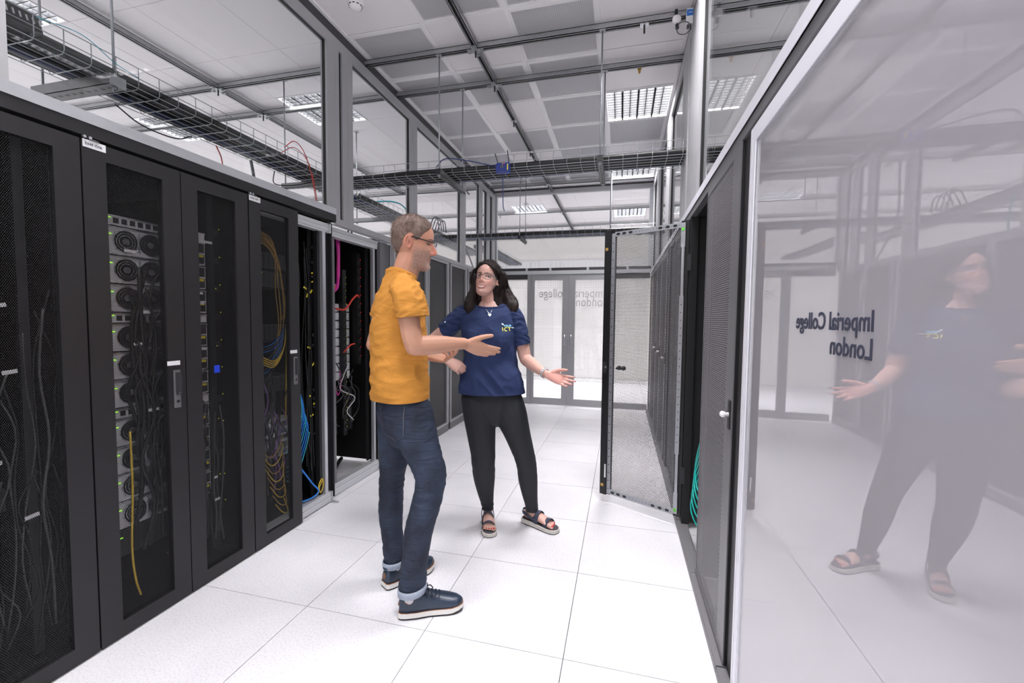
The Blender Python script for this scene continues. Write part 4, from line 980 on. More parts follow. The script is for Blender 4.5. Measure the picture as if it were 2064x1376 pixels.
for z in (1.72, 0.35): B('hinge', 'server_d', openR, (1.790, 1.812, 1.262, 1.296, z-0.05, z+0.05))
b = MB()
for k in range(24): b.disc((1.8025, 1.283, 0.15+0.078*k), (-1, 0, 0), 0.0032, 0.001, 6)
b.build('fixing_hole', 'c_grey', openR)
# green cables in the open cabinet
for k in range(5):
    cable('patch_cable', ORD(k)+' teal network cable coiled low in the open right cabinet, from the top', [(1.90, 0.80, 0.95-0.05*k), (1.845, 0.85+0.01*k, 0.75-0.06*k), (1.83, 0.98+0.03*k, 0.52-0.07*k), (1.835, 0.90, 0.40-0.05*k), (1.88, 0.78, 0.42-0.05*k)], 0.0045, 'c_teal', 'teal cables in the open right cabinet')
cable('patch_cable', 'blue cable hanging in the open right cabinet', [(1.90, 0.86, 1.45), (1.86, 0.90, 1.25), (1.85, 0.93, 1.02), (1.87, 0.86, 0.90)], 0.005, 'c_blue')
cable('patch_cable', 'long teal cable hanging in the open right cabinet', [(1.90, 0.85, 1.45), (1.865, 0.875, 1.2), (1.85, 0.93, 0.85), (1.855, 0.90, 0.62), (1.90, 0.82, 0.48)], 0.0045, 'c_teal')

# ---- mesh door standing open into the corridor (hinged at the open cabinet)
hx, hy = 1.800, 1.310
ang = math.atan2(1.590-hy, 1.292-hx)
od = empty('cabinet_door', (hx, hy, 0), 'perforated cabinet door standing open into the corridor', 'cabinet door', rz=ang-PI/2)
def odl(name, b, m, parent, label=None):
    b.v = [(-x, y, z) for x, y, z in b.v]; b.f = [tuple(reversed(f)) for f in b.f]
    return link(name, b.mesh(name), m, parent, label)
def OB(name, m, *bxs, label=None):
    b = MB()
    for q in bxs: b.box(*q)
    return odl(name, b, m, od, label)
DW, Z0, Z1 = 0.598, 0.055, 1.995
# local: y runs from hinge to free edge; +x local is the side facing the camera
OB('mesh_panel', 'mesh_o', (-0.0005, 0.0, 0.045, DW-0.075, Z0+0.03, Z1-0.03))
OB('edge_return', 'black', (-0.02, 0.022, DW-0.05, DW, Z0, Z1), (-0.02, 0.0, DW-0.075, DW-0.05, Z0, Z1), (-0.02, -0.002, 0.0, 0.05, Z0, Z1))
T['steelgrey'] = mat('zinc_plated_strip', (0.40, 0.41, 0.44), 0.4, 0.6)
st1 = OB('stiffener', 'steelgrey', (0.0, 0.012, DW-0.078, DW-0.052, Z0+0.01, Z1-0.02))
st2 = OB('stiffener', 'steelgrey', (0.0, 0.012, 0.018, 0.045, Z0+0.02, Z0+0.16), (0.0, 0.010, 0.022, 0.040, Z0+0.16, Z0+0.42), (0.0, 0.012, 0.018, 0.045, Z0+0.42, Z1-0.48), (0.0, 0.010, 0.022, 0.040, Z1-0.48, Z1-0.17), (0.0, 0.012, 0.018, 0.045, Z1-0.17, Z1-0.015))
st3 = OB('stiffener', 'steelgrey', (0.0, 0.012, 0.045, DW-0.078, Z1-0.045, Z1-0.012))
st4 = OB('stiffener', 'steelgrey', (0.0, 0.012, 0.045, DW-0.078, Z0+0.010, Z0+0.045))
def holes(parent, pts, r):
    b = MB()
    for (y, z) in pts: b.disc((0.0122, y, z), (1, 0, 0), r, 0.0006, 8)
    odl('hole', b, 'black', parent)
holes(st1, [(DW-0.065, Z0+0.05+0.06*k) for k in range(31)], 0.0042); holes(st2, [(0.031, Z0+0.5+0.05*k) for k in range(19)], 0.0036)
for s_, z in ((st3, Z1-0.0285), (st4, Z0+0.0275)):
    holes(s_, [(0.06+0.025*k, z) for k in range(19)], 0.0028)
    b = MB()
    for y in (0.085, 0.135, 0.185, 0.40, 0.45, 0.495): b.rings([[(xx, y+0.015*math.cos(a), z+0.009*math.sin(a)) for a in [2*PI*q/10 for q in range(10)]] for xx in (0.0122, 0.0130)])
    odl('slot_hole', b, 'black', s_)
OB('tension_spring', 'steel', (0.010, 0.014, 0.027, 0.036, Z1-0.50, Z1-0.15))
T['greentag'] = mat('green_tag', (0.12, 0.60, 0.03), 0.5)
OB('green_tag', 'greentag', (0.012, 0.0135, 0.024, 0.040, Z1-0.066, Z1-0.046)); OB('green_tag', 'greentag', (0.012, 0.0135, 0.024, 0.040, Z0+0.035, Z0+0.055))
OB('paper_label', 'white', (0.022, 0.0232, DW-0.048, DW-0.036, Z0+0.13, Z0+0.23)); OB('tape', 'c_tan', (0.022, 0.0232, DW-0.03, DW-0.008, Z1-0.14, Z1-0.12)); OB('tape', 'c_tan', (0.022, 0.0232, DW-0.03, DW-0.008, Z0+0.06, Z0+0.08))
hd = MB().lathe((0.022, DW-0.03, 1.0), ((0.016, 0), (0.016, 0.012), (0.008, 0.02)), 12, (1, 0, 0)); hd.box(0.012, 0.034, DW-0.042, DW-0.012, 0.965, 1.045)
odl('lock_body', hd, 'server_d', od)
kb = MB().lathe((-0.02, DW-0.095, 1.0), ((0.008, 0), (0.007, 0.02), (0.016, 0.03), (0.017, 0.045)), 12, (-1, 0, 0)); kb.lathe((-0.02, DW-0.13, 1.0), ((0.008, 0), (0.007, 0.02), (0.016, 0.03), (0.017, 0.045)), 12, (-1, 0, 0))
odl('knob', kb, 'black', od)

# ================================================================== PEOPLE
def V(a, b, z): return Vector((a, -b, z))          # forward, to the person's right, up
def lerp(a, b, t): return a+(b-a)*t
def limb(mb, pts, rad, n=14, k=4, ref=None, round_ends=(True, True)):
    """closed tapered tube through pts (Catmull-Rom) with (ra, rb) radii"""
    P = [Vector(p) for p in pts]; Rr = [Vector((*q, 0)) if isinstance(q, (tuple, list)) else Vector((q, q, 0)) for q in rad]
    pp = crom(P, k) if len(P) > 2 else [P[0].lerp(P[1], j/k) for j in range(k+1)]
    rr = crom(Rr, k) if len(P) > 2 else [Rr[0].lerp(Rr[1], j/k) for j in range(k+1)]
    pp = list(pp); rr = [(max(1e-4, q.x), max(1e-4, q.y)) for q in rr]
    if round_ends[0]:
        d = (pp[0]-pp[1]).normalized(); q = rr[0]; m = min(q)
        pp = [pp[0]+d*m*0.9, pp[0]+d*m*0.6]+pp; rr = [(q[0]*0.35, q[1]*0.35), (q[0]*0.8, q[1]*0.8)]+rr
    if round_ends[1]:
        d = (pp[-1]-pp[-2]).normalized(); q = rr[-1]; m = min(q)
        pp = pp+[pp[-1]+d*m*0.6, pp[-1]+d*m*0.9]; rr = rr+[(q[0]*0.8, q[1]*0.8), (q[0]*0.35, q[1]*0.35)]
    mb.tube(pp, rr, n, ref)
def remesh(mb, vox, smooth=4, fac=0.5):
    me = mb.mesh('tmp'); o = bpy.data.objects.new('tmp', me); COL.objects.link(o)
    m = o.modifiers.new('r', 'REMESH'); m.mode = 'VOXEL'; m.voxel_size = vox; m.use_smooth_shade = True
    if smooth:
        s = o.modifiers.new('s', 'SMOOTH'); s.factor = fac; s.iterations = smooth
    dg = bpy.context.evaluated_depsgraph_get()
    r = bpy.data.meshes.new_from_object(o.evaluated_get(dg))
    bpy.data.objects.remove(o, do_unlink=True); bpy.data.meshes.remove(me)
    for p in r.polygons: p.use_smooth = True
    return r
def displace(me, fn):
    nrm = [v.normal.copy() for v in me.vertices]
    for v, n in zip(me.vertices, nrm): v.co += n*fn(v.co, n)
    me.update()
def cut(me, plane_co, plane_no, centre=None, rad=None):
    """remove everything on the +normal side (only near centre when given)"""
    bm = bmesh.new(); bm.from_mesh(me)
    c = Vector(centre) if centre is not None else None
    if c is None: fs = bm.faces[:]
    else: fs = [f for f in bm.faces if (f.calc_center_median()-c).length < rad]
    es = list({e for f in fs for e in f.edges}); vs = list({v for f in fs for v in f.verts})
    bmesh.ops.bisect_plane(bm, geom=vs+es+fs, plane_co=plane_co, plane_no=plane_no, clear_outer=True, dist=1e-5)
    bm.to_mesh(me); bm.free(); me.update()
    for p in me.polygons: p.use_smooth = True
def colour(me, fn):
    at = me.color_attributes.new('Col', 'FLOAT_COLOR', 'POINT')
    for i, v in enumerate(me.vertices):
        c = fn(v.co); at.data[i].color = (c[0], c[1], c[2], 1)
def bvh_of(me): return BVHTree.FromPolygons([v.co for v in me.vertices], [p.vertices for p in me.polygons])
def mixc(a, b, t):
    t = max(0.0, min(1.0, t)); return tuple(a[i]*(1-t)+b[i]*t for i in range(3))
def sm(x, a, b):
    t = max(0.0, min(1.0, (x-a)/(b-a))); return t*t*(3-2*t)

# ---- hands: palm, four fingers of three joints, thumb from the side of the palm
def hand(mb, W_, d, n, right=True, s=1.0, curls=((.15, .2, .15),)*4, spread=0.06, thumb=(0.55, 0.15, 0.1)):
    d = Vector(d).normalized(); n = Vector(n); n = (n-d*n.dot(d)).normalized()
    t = d.cross(n) if right else n.cross(d)
    W_ = Vector(W_)
    rings = []
    for x, w, th, off in ((-0.012, 0.026, 0.0185, 0), (0.012, 0.029, 0.018, 0), (0.035, 0.037, 0.0175, 0.002), (0.065, 0.041, 0.0155, 0.001), (0.09, 0.0405, 0.0135, 0), (0.101, 0.036, 0.0105, 0)):
        c = W_+d*(x*s)+t*(off*s)
        rings.append([c+t*(w*s*math.copysign(abs(math.cos(a))**0.8, math.cos(a)))+n*(th*s*math.copysign(abs(math.sin(a))**0.9, math.sin(a))) for a in [2*PI*q/16 for q in range(16)]])
    mb.rings(rings)
    tips = []
    for i, (off, bx, ln, r) in enumerate(((0.0295, 0.094, 0.073, 0.0092), (0.0098, 0.099, 0.081, 0.0095), (-0.0102, 0.096, 0.075, 0.0090), (-0.0290, 0.088, 0.058, 0.0079))):
        p = W_+d*(bx*s)+t*(off*s)
        ang = spread*(1.5-i)
        dd = (d*math.cos(ang)+t*math.sin(ang)).normalized()
        pts = [p-dd*0.022*s, p]; cu = 0.0
        for L_, c_ in zip((0.45, 0.31, 0.24), curls[i]):
            cu += c_
            pts.append(pts[-1]+(dd*math.cos(cu)+n*math.sin(cu))*(ln*L_*s))
        limb(mb, pts, [r*s*1.02, r*s*1.05, r*s, r*s*0.92, r*s*0.78], 10, 3)
        tips.append((pts[-1], (pts[-1]-pts[-2]).normalized()))
    a, b_, c_ = thumb
    p0 = W_+d*(0.020*s)+t*(0.022*s)+n*(0.004*s)
    d0 = (d*math.cos(a)+t*math.sin(a)+n*0.25).normalized()
    p1 = p0+d0*(0.044*s)
    d1 = (d*math.cos(a-b_)+t*math.sin(a-b_)+n*0.28).normalized(); p2 = p1+d1*(0.034*s)
    d2 = (d*math.cos(a-b_-c_)+t*math.sin(a-b_-c_)+n*0.25).normalized(); p3 = p2+d2*(0.026*s)
    limb(mb, [p0, p1, p2, p3], [0.0160*s, 0.0130*s, 0.0108*s, 0.0086*s], 10, 3)
    return tips

# ---- head from stacked profile rings (x forward, y left, z up, origin at the ear axis)
HEAD = ((-0.122, 0.066, 0.020, 0.020), (-0.114, 0.082, 0.0, 0.036), (-0.100, 0.0895, -0.020, 0.048), (-0.082, 0.0880, -0.042, 0.0555), (-0.060, 0.0895, -0.062, 0.0615), (-0.036, 0.0900, -0.080, 0.067), (-0.012, 0.0860, -0.093, 0.0705),
        (0.008, 0.0830, -0.0985, 0.0730), (0.026, 0.0895, -0.1015, 0.0750), (0.050, 0.0900, -0.1020, 0.0762), (0.075, 0.0815, -0.0965, 0.0735), (0.096, 0.0640, -0.083, 0.0640), (0.111, 0.0410, -0.062, 0.0480), (0.120, 0.0160, -0.038, 0.0280), (0.1235, -0.004, -0.020, 0.010))
def head_at(z):
    for i in range(len(HEAD)-1):
        if HEAD[i][0] <= z <= HEAD[i+1][0]:
            t = (z-HEAD[i][0])/(HEAD[i+1][0]-HEAD[i][0])
            return [lerp(HEAD[i][k], HEAD[i+1][k], t) for k in (1, 2, 3)]
    return list(HEAD[0][1:]) if z < HEAD[0][0] else list(HEAD[-1][1:])
def hpt(z, th, off=0.0):
    f, b_, w = head_at(z)
    c = (f+b_)/2; r = (f-b_)/2+off; w = w+off
    co, si = math.cos(th), math.sin(th)
    ww = w*(1-0.10*co) if co > 0 else w
    return Vector((c+r*co, ww*si, z))
def add_head(mb, H, s=1.0, nose=1.0, ears=True, jaw=1.0, es=0.86):
    zs = [HEAD[0][0]+(HEAD[-1][0]-HEAD[0][0])*i/40 for i in range(41)]
    rings = []
    for z in zs:
        ring = []
        for j in range(40):
            th = 2*PI*j/40
            p = hpt(z, th)
            y = p.y
            if p.x > 0:
                e = math.exp(-(((abs(y)-0.032)/0.014)**2+((z-0.004)/0.013)**2)); p.x -= 0.0095*e
                ck = math.exp(-(((abs(y)-0.046)/0.016)**2+((z+0.028)/0.018)**2)); p.x += 0.004*ck
                br = math.exp(-(((abs(y)-0.030)/0.022)**2+((z-0.026)/0.009)**2)); p.x += 0.0035*br
                ch = math.exp(-((y/0.018)**2+((z+0.103)/0.012)**2)); p.x += 0.006*ch
                ml = math.exp(-((y/0.022)**2+((z+0.083)/0.006)**2)); p.x -= 0.003*ml
            if z < -0.05: p.y *= jaw
            ring.append(H @ (p*s))
        rings.append(ring)
    mb.rings(rings)
    for zz, rr_, wd in ((-0.0645, 0.0048, 0.019), (-0.0755, 0.0056, 0.017)):
        limb(mb, [H @ (Vector((0.0835-0.25*abs(q)**1.5, q*wd/0.019, zz+0.05*abs(q)))*s) for q in (-0.021, -0.010, 0.0, 0.010, 0.021)], [rr_*0.5*s, rr_*s, rr_*1.05*s, rr_*s, rr_*0.5*s], 8, 3)
    # nose
    limb(mb, [H @ (Vector(q)*s) for q in ((0.080, 0, 0.026), (0.0845, 0, 0.008), (0.0925*nose, 0, -0.012), (0.1005*nose, 0, -0.029))], [(0.009*s, 0.0075*s), (0.010*s, 0.008*s), (0.0115*s, 0.0098*s), (0.0110*s, 0.0118*s)], 12, 4, ref=H.to_3x3() @ Vector((1, 0, 0)))
    for q in (-1, 1): limb(mb, [H @ (Vector((0.082, q*0.008, -0.036))*s), H @ (Vector((0.0935, q*0.0115, -0.035))*s)], [0.0085*s, 0.0072*s], 10, 3)
    if ears:
        for q in (-1, 1):
            ring = []
            for i in range(14):
                a = 2*PI*i/14
                ring.append(H @ (Vector((-0.020+es*(0.017*math.cos(a)-0.003*math.sin(a)), q*(0.0755+es*0.006*(1-math.cos(a))*0.9), -0.006+es*0.031*math.sin(a)))*s))
            ring.append(ring[0]); mb.tube(ring, 0.0045*s, 8)
            ctr = H @ (Vector((-0.016, q*0.073, -0.008))*s)
            limb(mb, [H @ (Vector((-0.018, q*0.072, -0.022))*s), H @ (Vector((-0.018, q*0.073, 0.014))*s)], [(0.012*s, 0.006*s), (0.013*s, 0.006*s)], 10, 3, ref=H.to_3x3() @ Vector((1, 0, 0)))
            limb(mb, [H @ (Vector((-0.012, q*0.074, -0.006-0.026*es))*s), H @ (Vector((-0.009, q*0.073, -0.006-0.033*es))*s)], [0.0055*s, 0.0045*s], 8, 2)
def hair_cap(mb, H, s, hairline, off=0.008, hide=-0.014, spike=0.0, seed=0.0):
    zs = [-0.105+(0.1235+0.105)*i/46 for i in range(47)]
    rings = []
    for z in zs:
        ring = []
        for j in range(72):
            th = 2*PI*j/72; a = abs(th if th <= PI else th-2*PI)
            zl = hairline(math.degrees(a))
            k = sm(z, zl-0.010, zl+0.010)
            o_ = hide+(off-hide)*k
            p = hpt(z, th, o_)
            if spike and k > 0.6 and z > 0.03:
                nz = noise.noise(Vector((math.cos(th)*9+seed, math.sin(th)*9, z*160)))
                p += Vector((math.cos(th)*0.3, math.sin(th)*0.3, 1)).normalized()*spike*(0.4+nz)
            ring.append(H @ (p*s))
        rings.append(ring)
    top = [H @ ((Vector((-0.012, 0, 0.1235))+Vector((0.03*math.cos(2*PI*j/72), 0.03*math.sin(2*PI*j/72), off*0.9)))*s) for j in range(72)]
    top2 = [H @ ((Vector((-0.012, 0, 0.1235))+Vector((0.008*math.cos(2*PI*j/72), 0.008*math.sin(2*PI*j/72), off*1.15)))*s) for j in range(72)]
    mb.rings(rings[:-2]+[top, top2])
def head_matrix(origin, yaw, pitch, roll): return Matrix.Translation(origin) @ Matrix.Rotation(yaw, 4, 'Z') @ Matrix.Rotation(-pitch, 4, 'Y') @ Matrix.Rotation(roll, 4, 'X')
def face_hit(bv, H, s, y, z, out=0.0):
    o_ = H @ (Vector((0.3, y, z))*s); d = (H.to_3x3() @ Vector((-1, 0, 0))).normalized()
    h = bv.ray_cast(o_, d)
    return (h[0]-d*out) if h[0] is not None else H @ (Vector((0.09, y, z))*s)
def face_tube(bv, H, s, pts, rad, out, m, name, parent, n=8, k=4, flat=None):
    P = [face_hit(bv, H, s, y, z, out) for y, z in pts]
    mb = MB(); limb(mb, P, rad, n, k, ref=H.to_3x3() @ Vector((1, 0, 0)))
    return link(name, mb.mesh(name, smooth=True), m, parent)
def ellipsoid(mb, c, ax, ay, az, n=12, m=8):
    rings = []
    for i in range(1, m):
        ph = PI*i/m
        rings.append([Vector(c)+Vector(az)*math.cos(ph)+(Vector(ax)*math.cos(2*PI*j/n)+Vector(ay)*math.sin(2*PI*j/n))*math.sin(ph) for j in range(n)])
    mb.rings(rings)
T['eyewhite'] = mat('eye_white', (0.50, 0.46, 0.45), 0.5, spec=0.2)
T['iris'] = mat('eye_iris', (0.03, 0.02, 0.015), 0.1)
T['lash'] = mat('dark_lash', (0.01, 0.008, 0.008), 0.5)
T['lens'] = glass_mat('spectacle_lens', (0.97, 0.97, 0.98), gain=0.4)
T['specs'] = mat('spectacle_frame', (0.012, 0.011, 0.012), 0.3)
T['specs_side'] = mat('spectacle_side_blue', (0.22, 0.30, 0.38), 0.35)
def eyes(bv, H, s, parent, squint=1.0):
    R3 = H.to_3x3()
    for q in (-1, 1):
        c = face_hit(bv, H, s, q*0.0315, 0.003, -0.0052*s)
        mb = MB(); ellipsoid(mb, c, R3 @ Vector((0.0070*s, 0, 0)), R3 @ Vector((0, 0.0135*s, 0)), R3 @ Vector((0, 0, 0.0060*s*squint)))
        e = link('eye', mb.mesh('eye', smooth=True), 'eyewhite', parent)
        mb = MB(); ellipsoid(mb, c+R3 @ Vector((0.0040*s, 0, 0)), R3 @ Vector((0.0040*s, 0, 0)), R3 @ Vector((0, 0.0072*s, 0)), R3 @ Vector((0, 0, 0.0060*s*squint)))
        link('iris', mb.mesh('iris', smooth=True), 'iris', e)
        face_tube(bv, H, s, [(q*0.0165, 0.004), (q*0.024, 0.0105*squint), (q*0.034, 0.0115*squint), (q*0.0465, 0.005)], [0.0009*s, 0.0014*s, 0.0015*s, 0.0009*s], 0.0004, 'lash', 'eyelid', e)
def spectacles(bv, H, s, name, label_m, parent, w=0.024, h=0.015, zc=0.003, full=True, side='specs'):
    R3 = H.to_3x3(); xx = 0.106*s
    g = bpy.data.objects.new(name, None); COL.objects.link(g); g.parent = parent
    for q in (-1, 1):
        ring = []
        for j in range(25):
            a = 2*PI*j/24
            ca, sa = math.cos(a), math.sin(a)
            y = q*(0.0335+w*math.copysign(abs(ca)**0.62, ca)); z = zc+h*math.copysign(abs(sa)**0.72, sa)*(1.0 if sa > 0 else 1.12)
            ring.append(H @ Vector((xx-0.010*s*((abs(y)-0.01)/0.05)**2, y*s, z*s)))
        mb = MB(); mb.tube(ring if full else ring[:13], 0.0016*s, 6)
        link('rim', mb.mesh('rim'), label_m, g)
        mb = MB(); mb.v += [tuple(p) for p in ring[:24]]; mb.f.append(tuple(range(24)))
        link('lens', mb.mesh('lens'), 'lens', g)
        hinge = Vector((xx-0.011*s, q*0.0600*s, (zc+0.008)*s)); ear = Vector((-0.004*s, q*0.0780*s, (zc+0.016)*s)); tip = Vector((-0.030*s, q*0.066*s, (zc+0.006)*s))
        mb = MB(); mb.tube([H @ hinge, H @ (hinge.lerp(ear, 0.5)), H @ ear, H @ tip], [(0.0030*s, 0.0014*s)]*4, 6)
        link('temple_arm', mb.mesh('temple_arm'), side if q > 0 else side, g)
    mb = MB(); mb.tube([H @ Vector((xx, -0.0105*s, (zc+0.006)*s)), H @ Vector((xx+0.003*s, 0, (zc+0.009)*s)), H @ Vector((xx, 0.0105*s, (zc+0.006)*s))], 0.0017*s, 6)
    link('bridge', mb.mesh('bridge'), label_m, g)
    return g
def decal(bv, origin, xd, yd, rd, polys, out, m, name, parent, sub=6):
    """flat shapes (lists of quads in x, y) laid on a surface by projection"""
    xd, yd, rd = Vector(xd), Vector(yd), Vector(rd).normalized(); mb = MB()
    for q in polys:
        (ax, ay), (bx, by), (cx, cy), (dx, dy) = q; n0 = len(mb.v)
        for i in range(sub+1):
            for j in range(sub+1):
                u, w = i/sub, j/sub
                x = (ax*(1-u)+bx*u)*(1-w)+(dx*(1-u)+cx*u)*w; y = (ay*(1-u)+by*u)*(1-w)+(dy*(1-u)+cy*u)*w
                o_ = Vector(origin)+xd*x+yd*y; h = bv.ray_cast(o_, rd)
                mb.v.append(tuple((h[0] if h[0] is not None else o_+rd*0.3)-rd*out))
        for i in range(sub):
            for j in range(sub):
                a = n0+i*(sub+1)+j; mb.f.append((a, a+1, a+sub+2, a+sub+1))
    return link(name, mb.mesh(name, smooth=True), m, parent)
def fold(co, fx, fy, fz, amp, seed):
    return amp*noise.noise(Vector((co.x*fx+seed, co.y*fy, co.z*fz)))
def ridge(co, fx, fy, fz, amp, seed):
    return amp*(0.5-abs(noise.noise(Vector((co.x*fx+seed, co.y*fy-seed, co.z*fz)))))

def rim_loop(me, zmin):
    bm = bmesh.new(); bm.from_mesh(me)
    es = [e for e in bm.edges if e.is_boundary and e.verts[0].co.z > zmin and e.verts[1].co.z > zmin]
    nb = {}
    for e in es:
        a, b_ = e.verts; nb.setdefault(a.index, []).append(b_.index); nb.setdefault(b_.index, []).append(a.index)
    co = {v.index: v.co.copy() for v in bm.verts}
    best = []
    seen = set()
    for s0 in nb:
        if s0 in seen: continue
        loop = [s0]; seen.add(s0); cur = s0
        while True:
            nx = [q for q in nb[cur] if q not in seen]
            if not nx: break
            cur = nx[0]; seen.add(cur); loop.append(cur)
        if len(loop) > len(best): best = loop
    bm.free()
    pts = [co[i] for i in best]
    st = max(1, len(pts)//40)
    pts = pts[::st]
    n = len(pts)
    for _ in range(3): pts = [(pts[i-1]+pts[i]*2+pts[(i+1) % n])/4 for i in range(n)]
    return pts+[pts[0], pts[1]]
def strands(me, n, length, dirfn, width, m, name, parent, seg=2, lift=0.0, seed=1, sink=0.0):
    R_ = random.Random(seed); mb_ = MB(); np_ = len(me.polygons)
    for _ in range(n):
        f = me.polygons[R_.randrange(np_)]; c = f.center; nn = f.normal
        d = dirfn(c, nn, R_)
        if d is None: continue
        L_ = length*R_.uniform(0.6, 1.15); sd = d.cross(nn)
        if sd.length < 1e-4: continue
        sd.normalize(); w = width*R_.uniform(0.7, 1.3); n0 = len(mb_.v)
        for k in range(seg+1):
            t = k/seg; q = c+nn*(lift-sink*t*t)+d*(L_*t); ww = w*(1-0.85*t)
            mb_.v += [tuple(q-sd*ww), tuple(q+sd*ww)]
        for k in range(seg): a = n0+2*k; mb_.f.append((a, a+1, a+3, a+2))
    o = link(name, mb_.mesh(name, smooth=True), m, parent); o['kind'] = 'stuff'
    return o
def cloth(name, col, var=0.07, wr=0.5, scale=9.0):
    m = mat(name, col, 0.85, var=var, vscale=16)
    nt = m.node_tree; b = nt.nodes['Principled BSDF']
    tc = nt.nodes.new('ShaderNodeTexCoord')
    mp = nt.nodes.new('ShaderNodeMapping'); mp.inputs['Rotation'].default_value = (0.5, 0.35, 0.2); mp.inputs['Scale'].default_value = (1.0, 1.0, 2.3)
    nt.links.new(tc.outputs['Object'], mp.inputs[0])
    n1 = nt.nodes.new('ShaderNodeTexNoise'); n1.inputs['Scale'].default_value = scale; n1.inputs['Detail'].default_value = 3; n1.inputs['Distortion'].default_value = 0.6
    nt.links.new(mp.outputs[0], n1.inputs['Vector'])
    rg = M2(nt, 'SUBTRACT', 1.0, M2(nt, 'MULTIPLY', M2(nt, 'ABSOLUTE', M2(nt, 'SUBTRACT', n1.outputs['Fac'], 0.5)), 4.0))
    n2 = nt.nodes.new('ShaderNodeTexNoise'); n2.inputs['Scale'].default_value = 650; n2.inputs['Detail'].default_value = 2
    nt.links.new(tc.outputs['Object'], n2.inputs['Vector'])
    hgt = M2(nt, 'ADD', M2(nt, 'MULTIPLY', rg, wr), M2(nt, 'MULTIPLY', n2.outputs['Fac'], 0.06))
    bp = nt.nodes.new('ShaderNodeBump'); bp.inputs['Strength'].default_value = 0.8; bp.inputs['Distance'].default_value = 0.012
    nt.links.new(hgt, bp.inputs['Height']); nt.links.new(bp.outputs['Normal'], b.inputs['Normal'])
    return m

# ------------------------------------------------------------------ the man
MG = (0.46, 0.23, 0.0)
man = empty('person', MG, 'man in an orange t-shirt and dark jeans gesturing with one open hand', 'person', rz=math.radians(35))
HM = head_matrix(V(-0.026, 0.0, 1.702), math.radians(-10), math.radians(-8), math.radians(1))
mb = MB()
add_head(mb, HM, 1.0, 1.04)
limb(mb, [V(-0.085, 0, 1.46), V(-0.070, 0, 1.54), V(-0.040, 0, 1.64)], [(0.066, 0.068), (0.060, 0.062), (0.060, 0.060)], 16, 4, ref=(1, 0, 0))
limb(mb, [V(-0.07, 0, 0.90), V(-0.075, 0, 1.10), V(-0.085, 0, 1.30), V(-0.088, 0, 1.44), V(-0.08, 0, 1.50)], [(0.09, 0.13), (0.085, 0.13), (0.095, 0.14), (0.075, 0.15), (0.05, 0.08)], 18, 4, ref=(1, 0, 0))
# right arm held out, left arm bent in front of the belly
limb(mb, [V(-0.085, 0.12, 1.48), V(-0.080, 0.185, 1.455), V(-0.075, 0.205, 1.36), V(-0.060, 0.215, 1.26), V(-0.045, 0.212, 1.235)], [0.046, 0.049, 0.046, 0.042, 0.041], 14, 4)
limb(mb, [V(-0.055, 0.214, 1.232), V(0.0, 0.198, 1.234), V(0.07, 0.175, 1.236), V(0.14, 0.150, 1.237), V(0.188, 0.130, 1.236)], [(0.042, 0.040), (0.044, 0.042), (0.040, 0.037), (0.030, 0.028), (0.027, 0.024)], 14, 4, ref=(0, 0, 1))
hand(mb, V(0.192, 0.128, 1.234), (0.94, 0.10, -0.33), (0.1, 0.72, 0.60), True, 1.02, ((0.05, 0.10, 0.06), (0.10, 0.10, 0.06), (0.16, 0.12, 0.08), (0.20, 0.15, 0.1)), 0.05, (0.72, 0.22, 0.12))
limb(mb, [V(-0.09, -0.12, 1.48), V(-0.10, -0.185, 1.45), V(-0.15, -0.225, 1.34), V(-0.185, -0.245, 1.24), V(-0.19, -0.245, 1.21)], [0.046, 0.049, 0.045, 0.042, 0.040], 14, 4)
limb(mb, [V(-0.195, -0.245, 1.215), V(-0.10, -0.235, 1.195), V(-0.01, -0.195, 1.175), V(0.062, -0.145, 1.155)], [(0.041, 0.040), (0.042, 0.041), (0.033, 0.031), (0.026, 0.023)], 14, 4, ref=(0, 0, 1))
hand(mb, V(0.064, -0.143, 1.154), (0.90, -0.30, -0.12), (0.05, -0.35, 0.92), False, 1.0, ((0.35, 0.5, 0.4), (0.6, 0.75, 0.5), (0.75, 0.9, 0.55), (0.85, 0.95, 0.6)), 0.04, (0.42, 0.1, 0.0))
for sgn, pts in ((1, [V(-0.03, 0.09, 0.93), V(0.0, 0.11, 0.78), V(0.03, 0.13, 0.61), V(-0.02, 0.142, 0.40), V(-0.052, 0.150, 0.20), V(-0.065, 0.145, 0.075)]), (-1, [V(-0.09, -0.09, 0.93), V(-0.10, -0.11, 0.74), V(-0.115, -0.13, 0.52), V(-0.12, -0.128, 0.32), V(-0.110, -0.120, 0.15), V(-0.105, -0.117, 0.075)])):
    limb(mb, pts, [0.07, 0.065, 0.05, 0.045, 0.038, 0.036], 14, 4)
for h_, t_ in ((V(-0.085, 0.139, 0.055), V(0.12, 0.174, 0.045)), (V(-0.135, -0.104, 0.055), V(0.055, -0.187, 0.045))):
    limb(mb, [h_, h_.lerp(t_, 0.5), t_], [(0.026, 0.026), (0.025, 0.034), (0.014, 0.034)], 12, 4, ref=(0, 0, 1))
me = remesh(mb, 0.0040, 3)
HMi = HM.inverted()
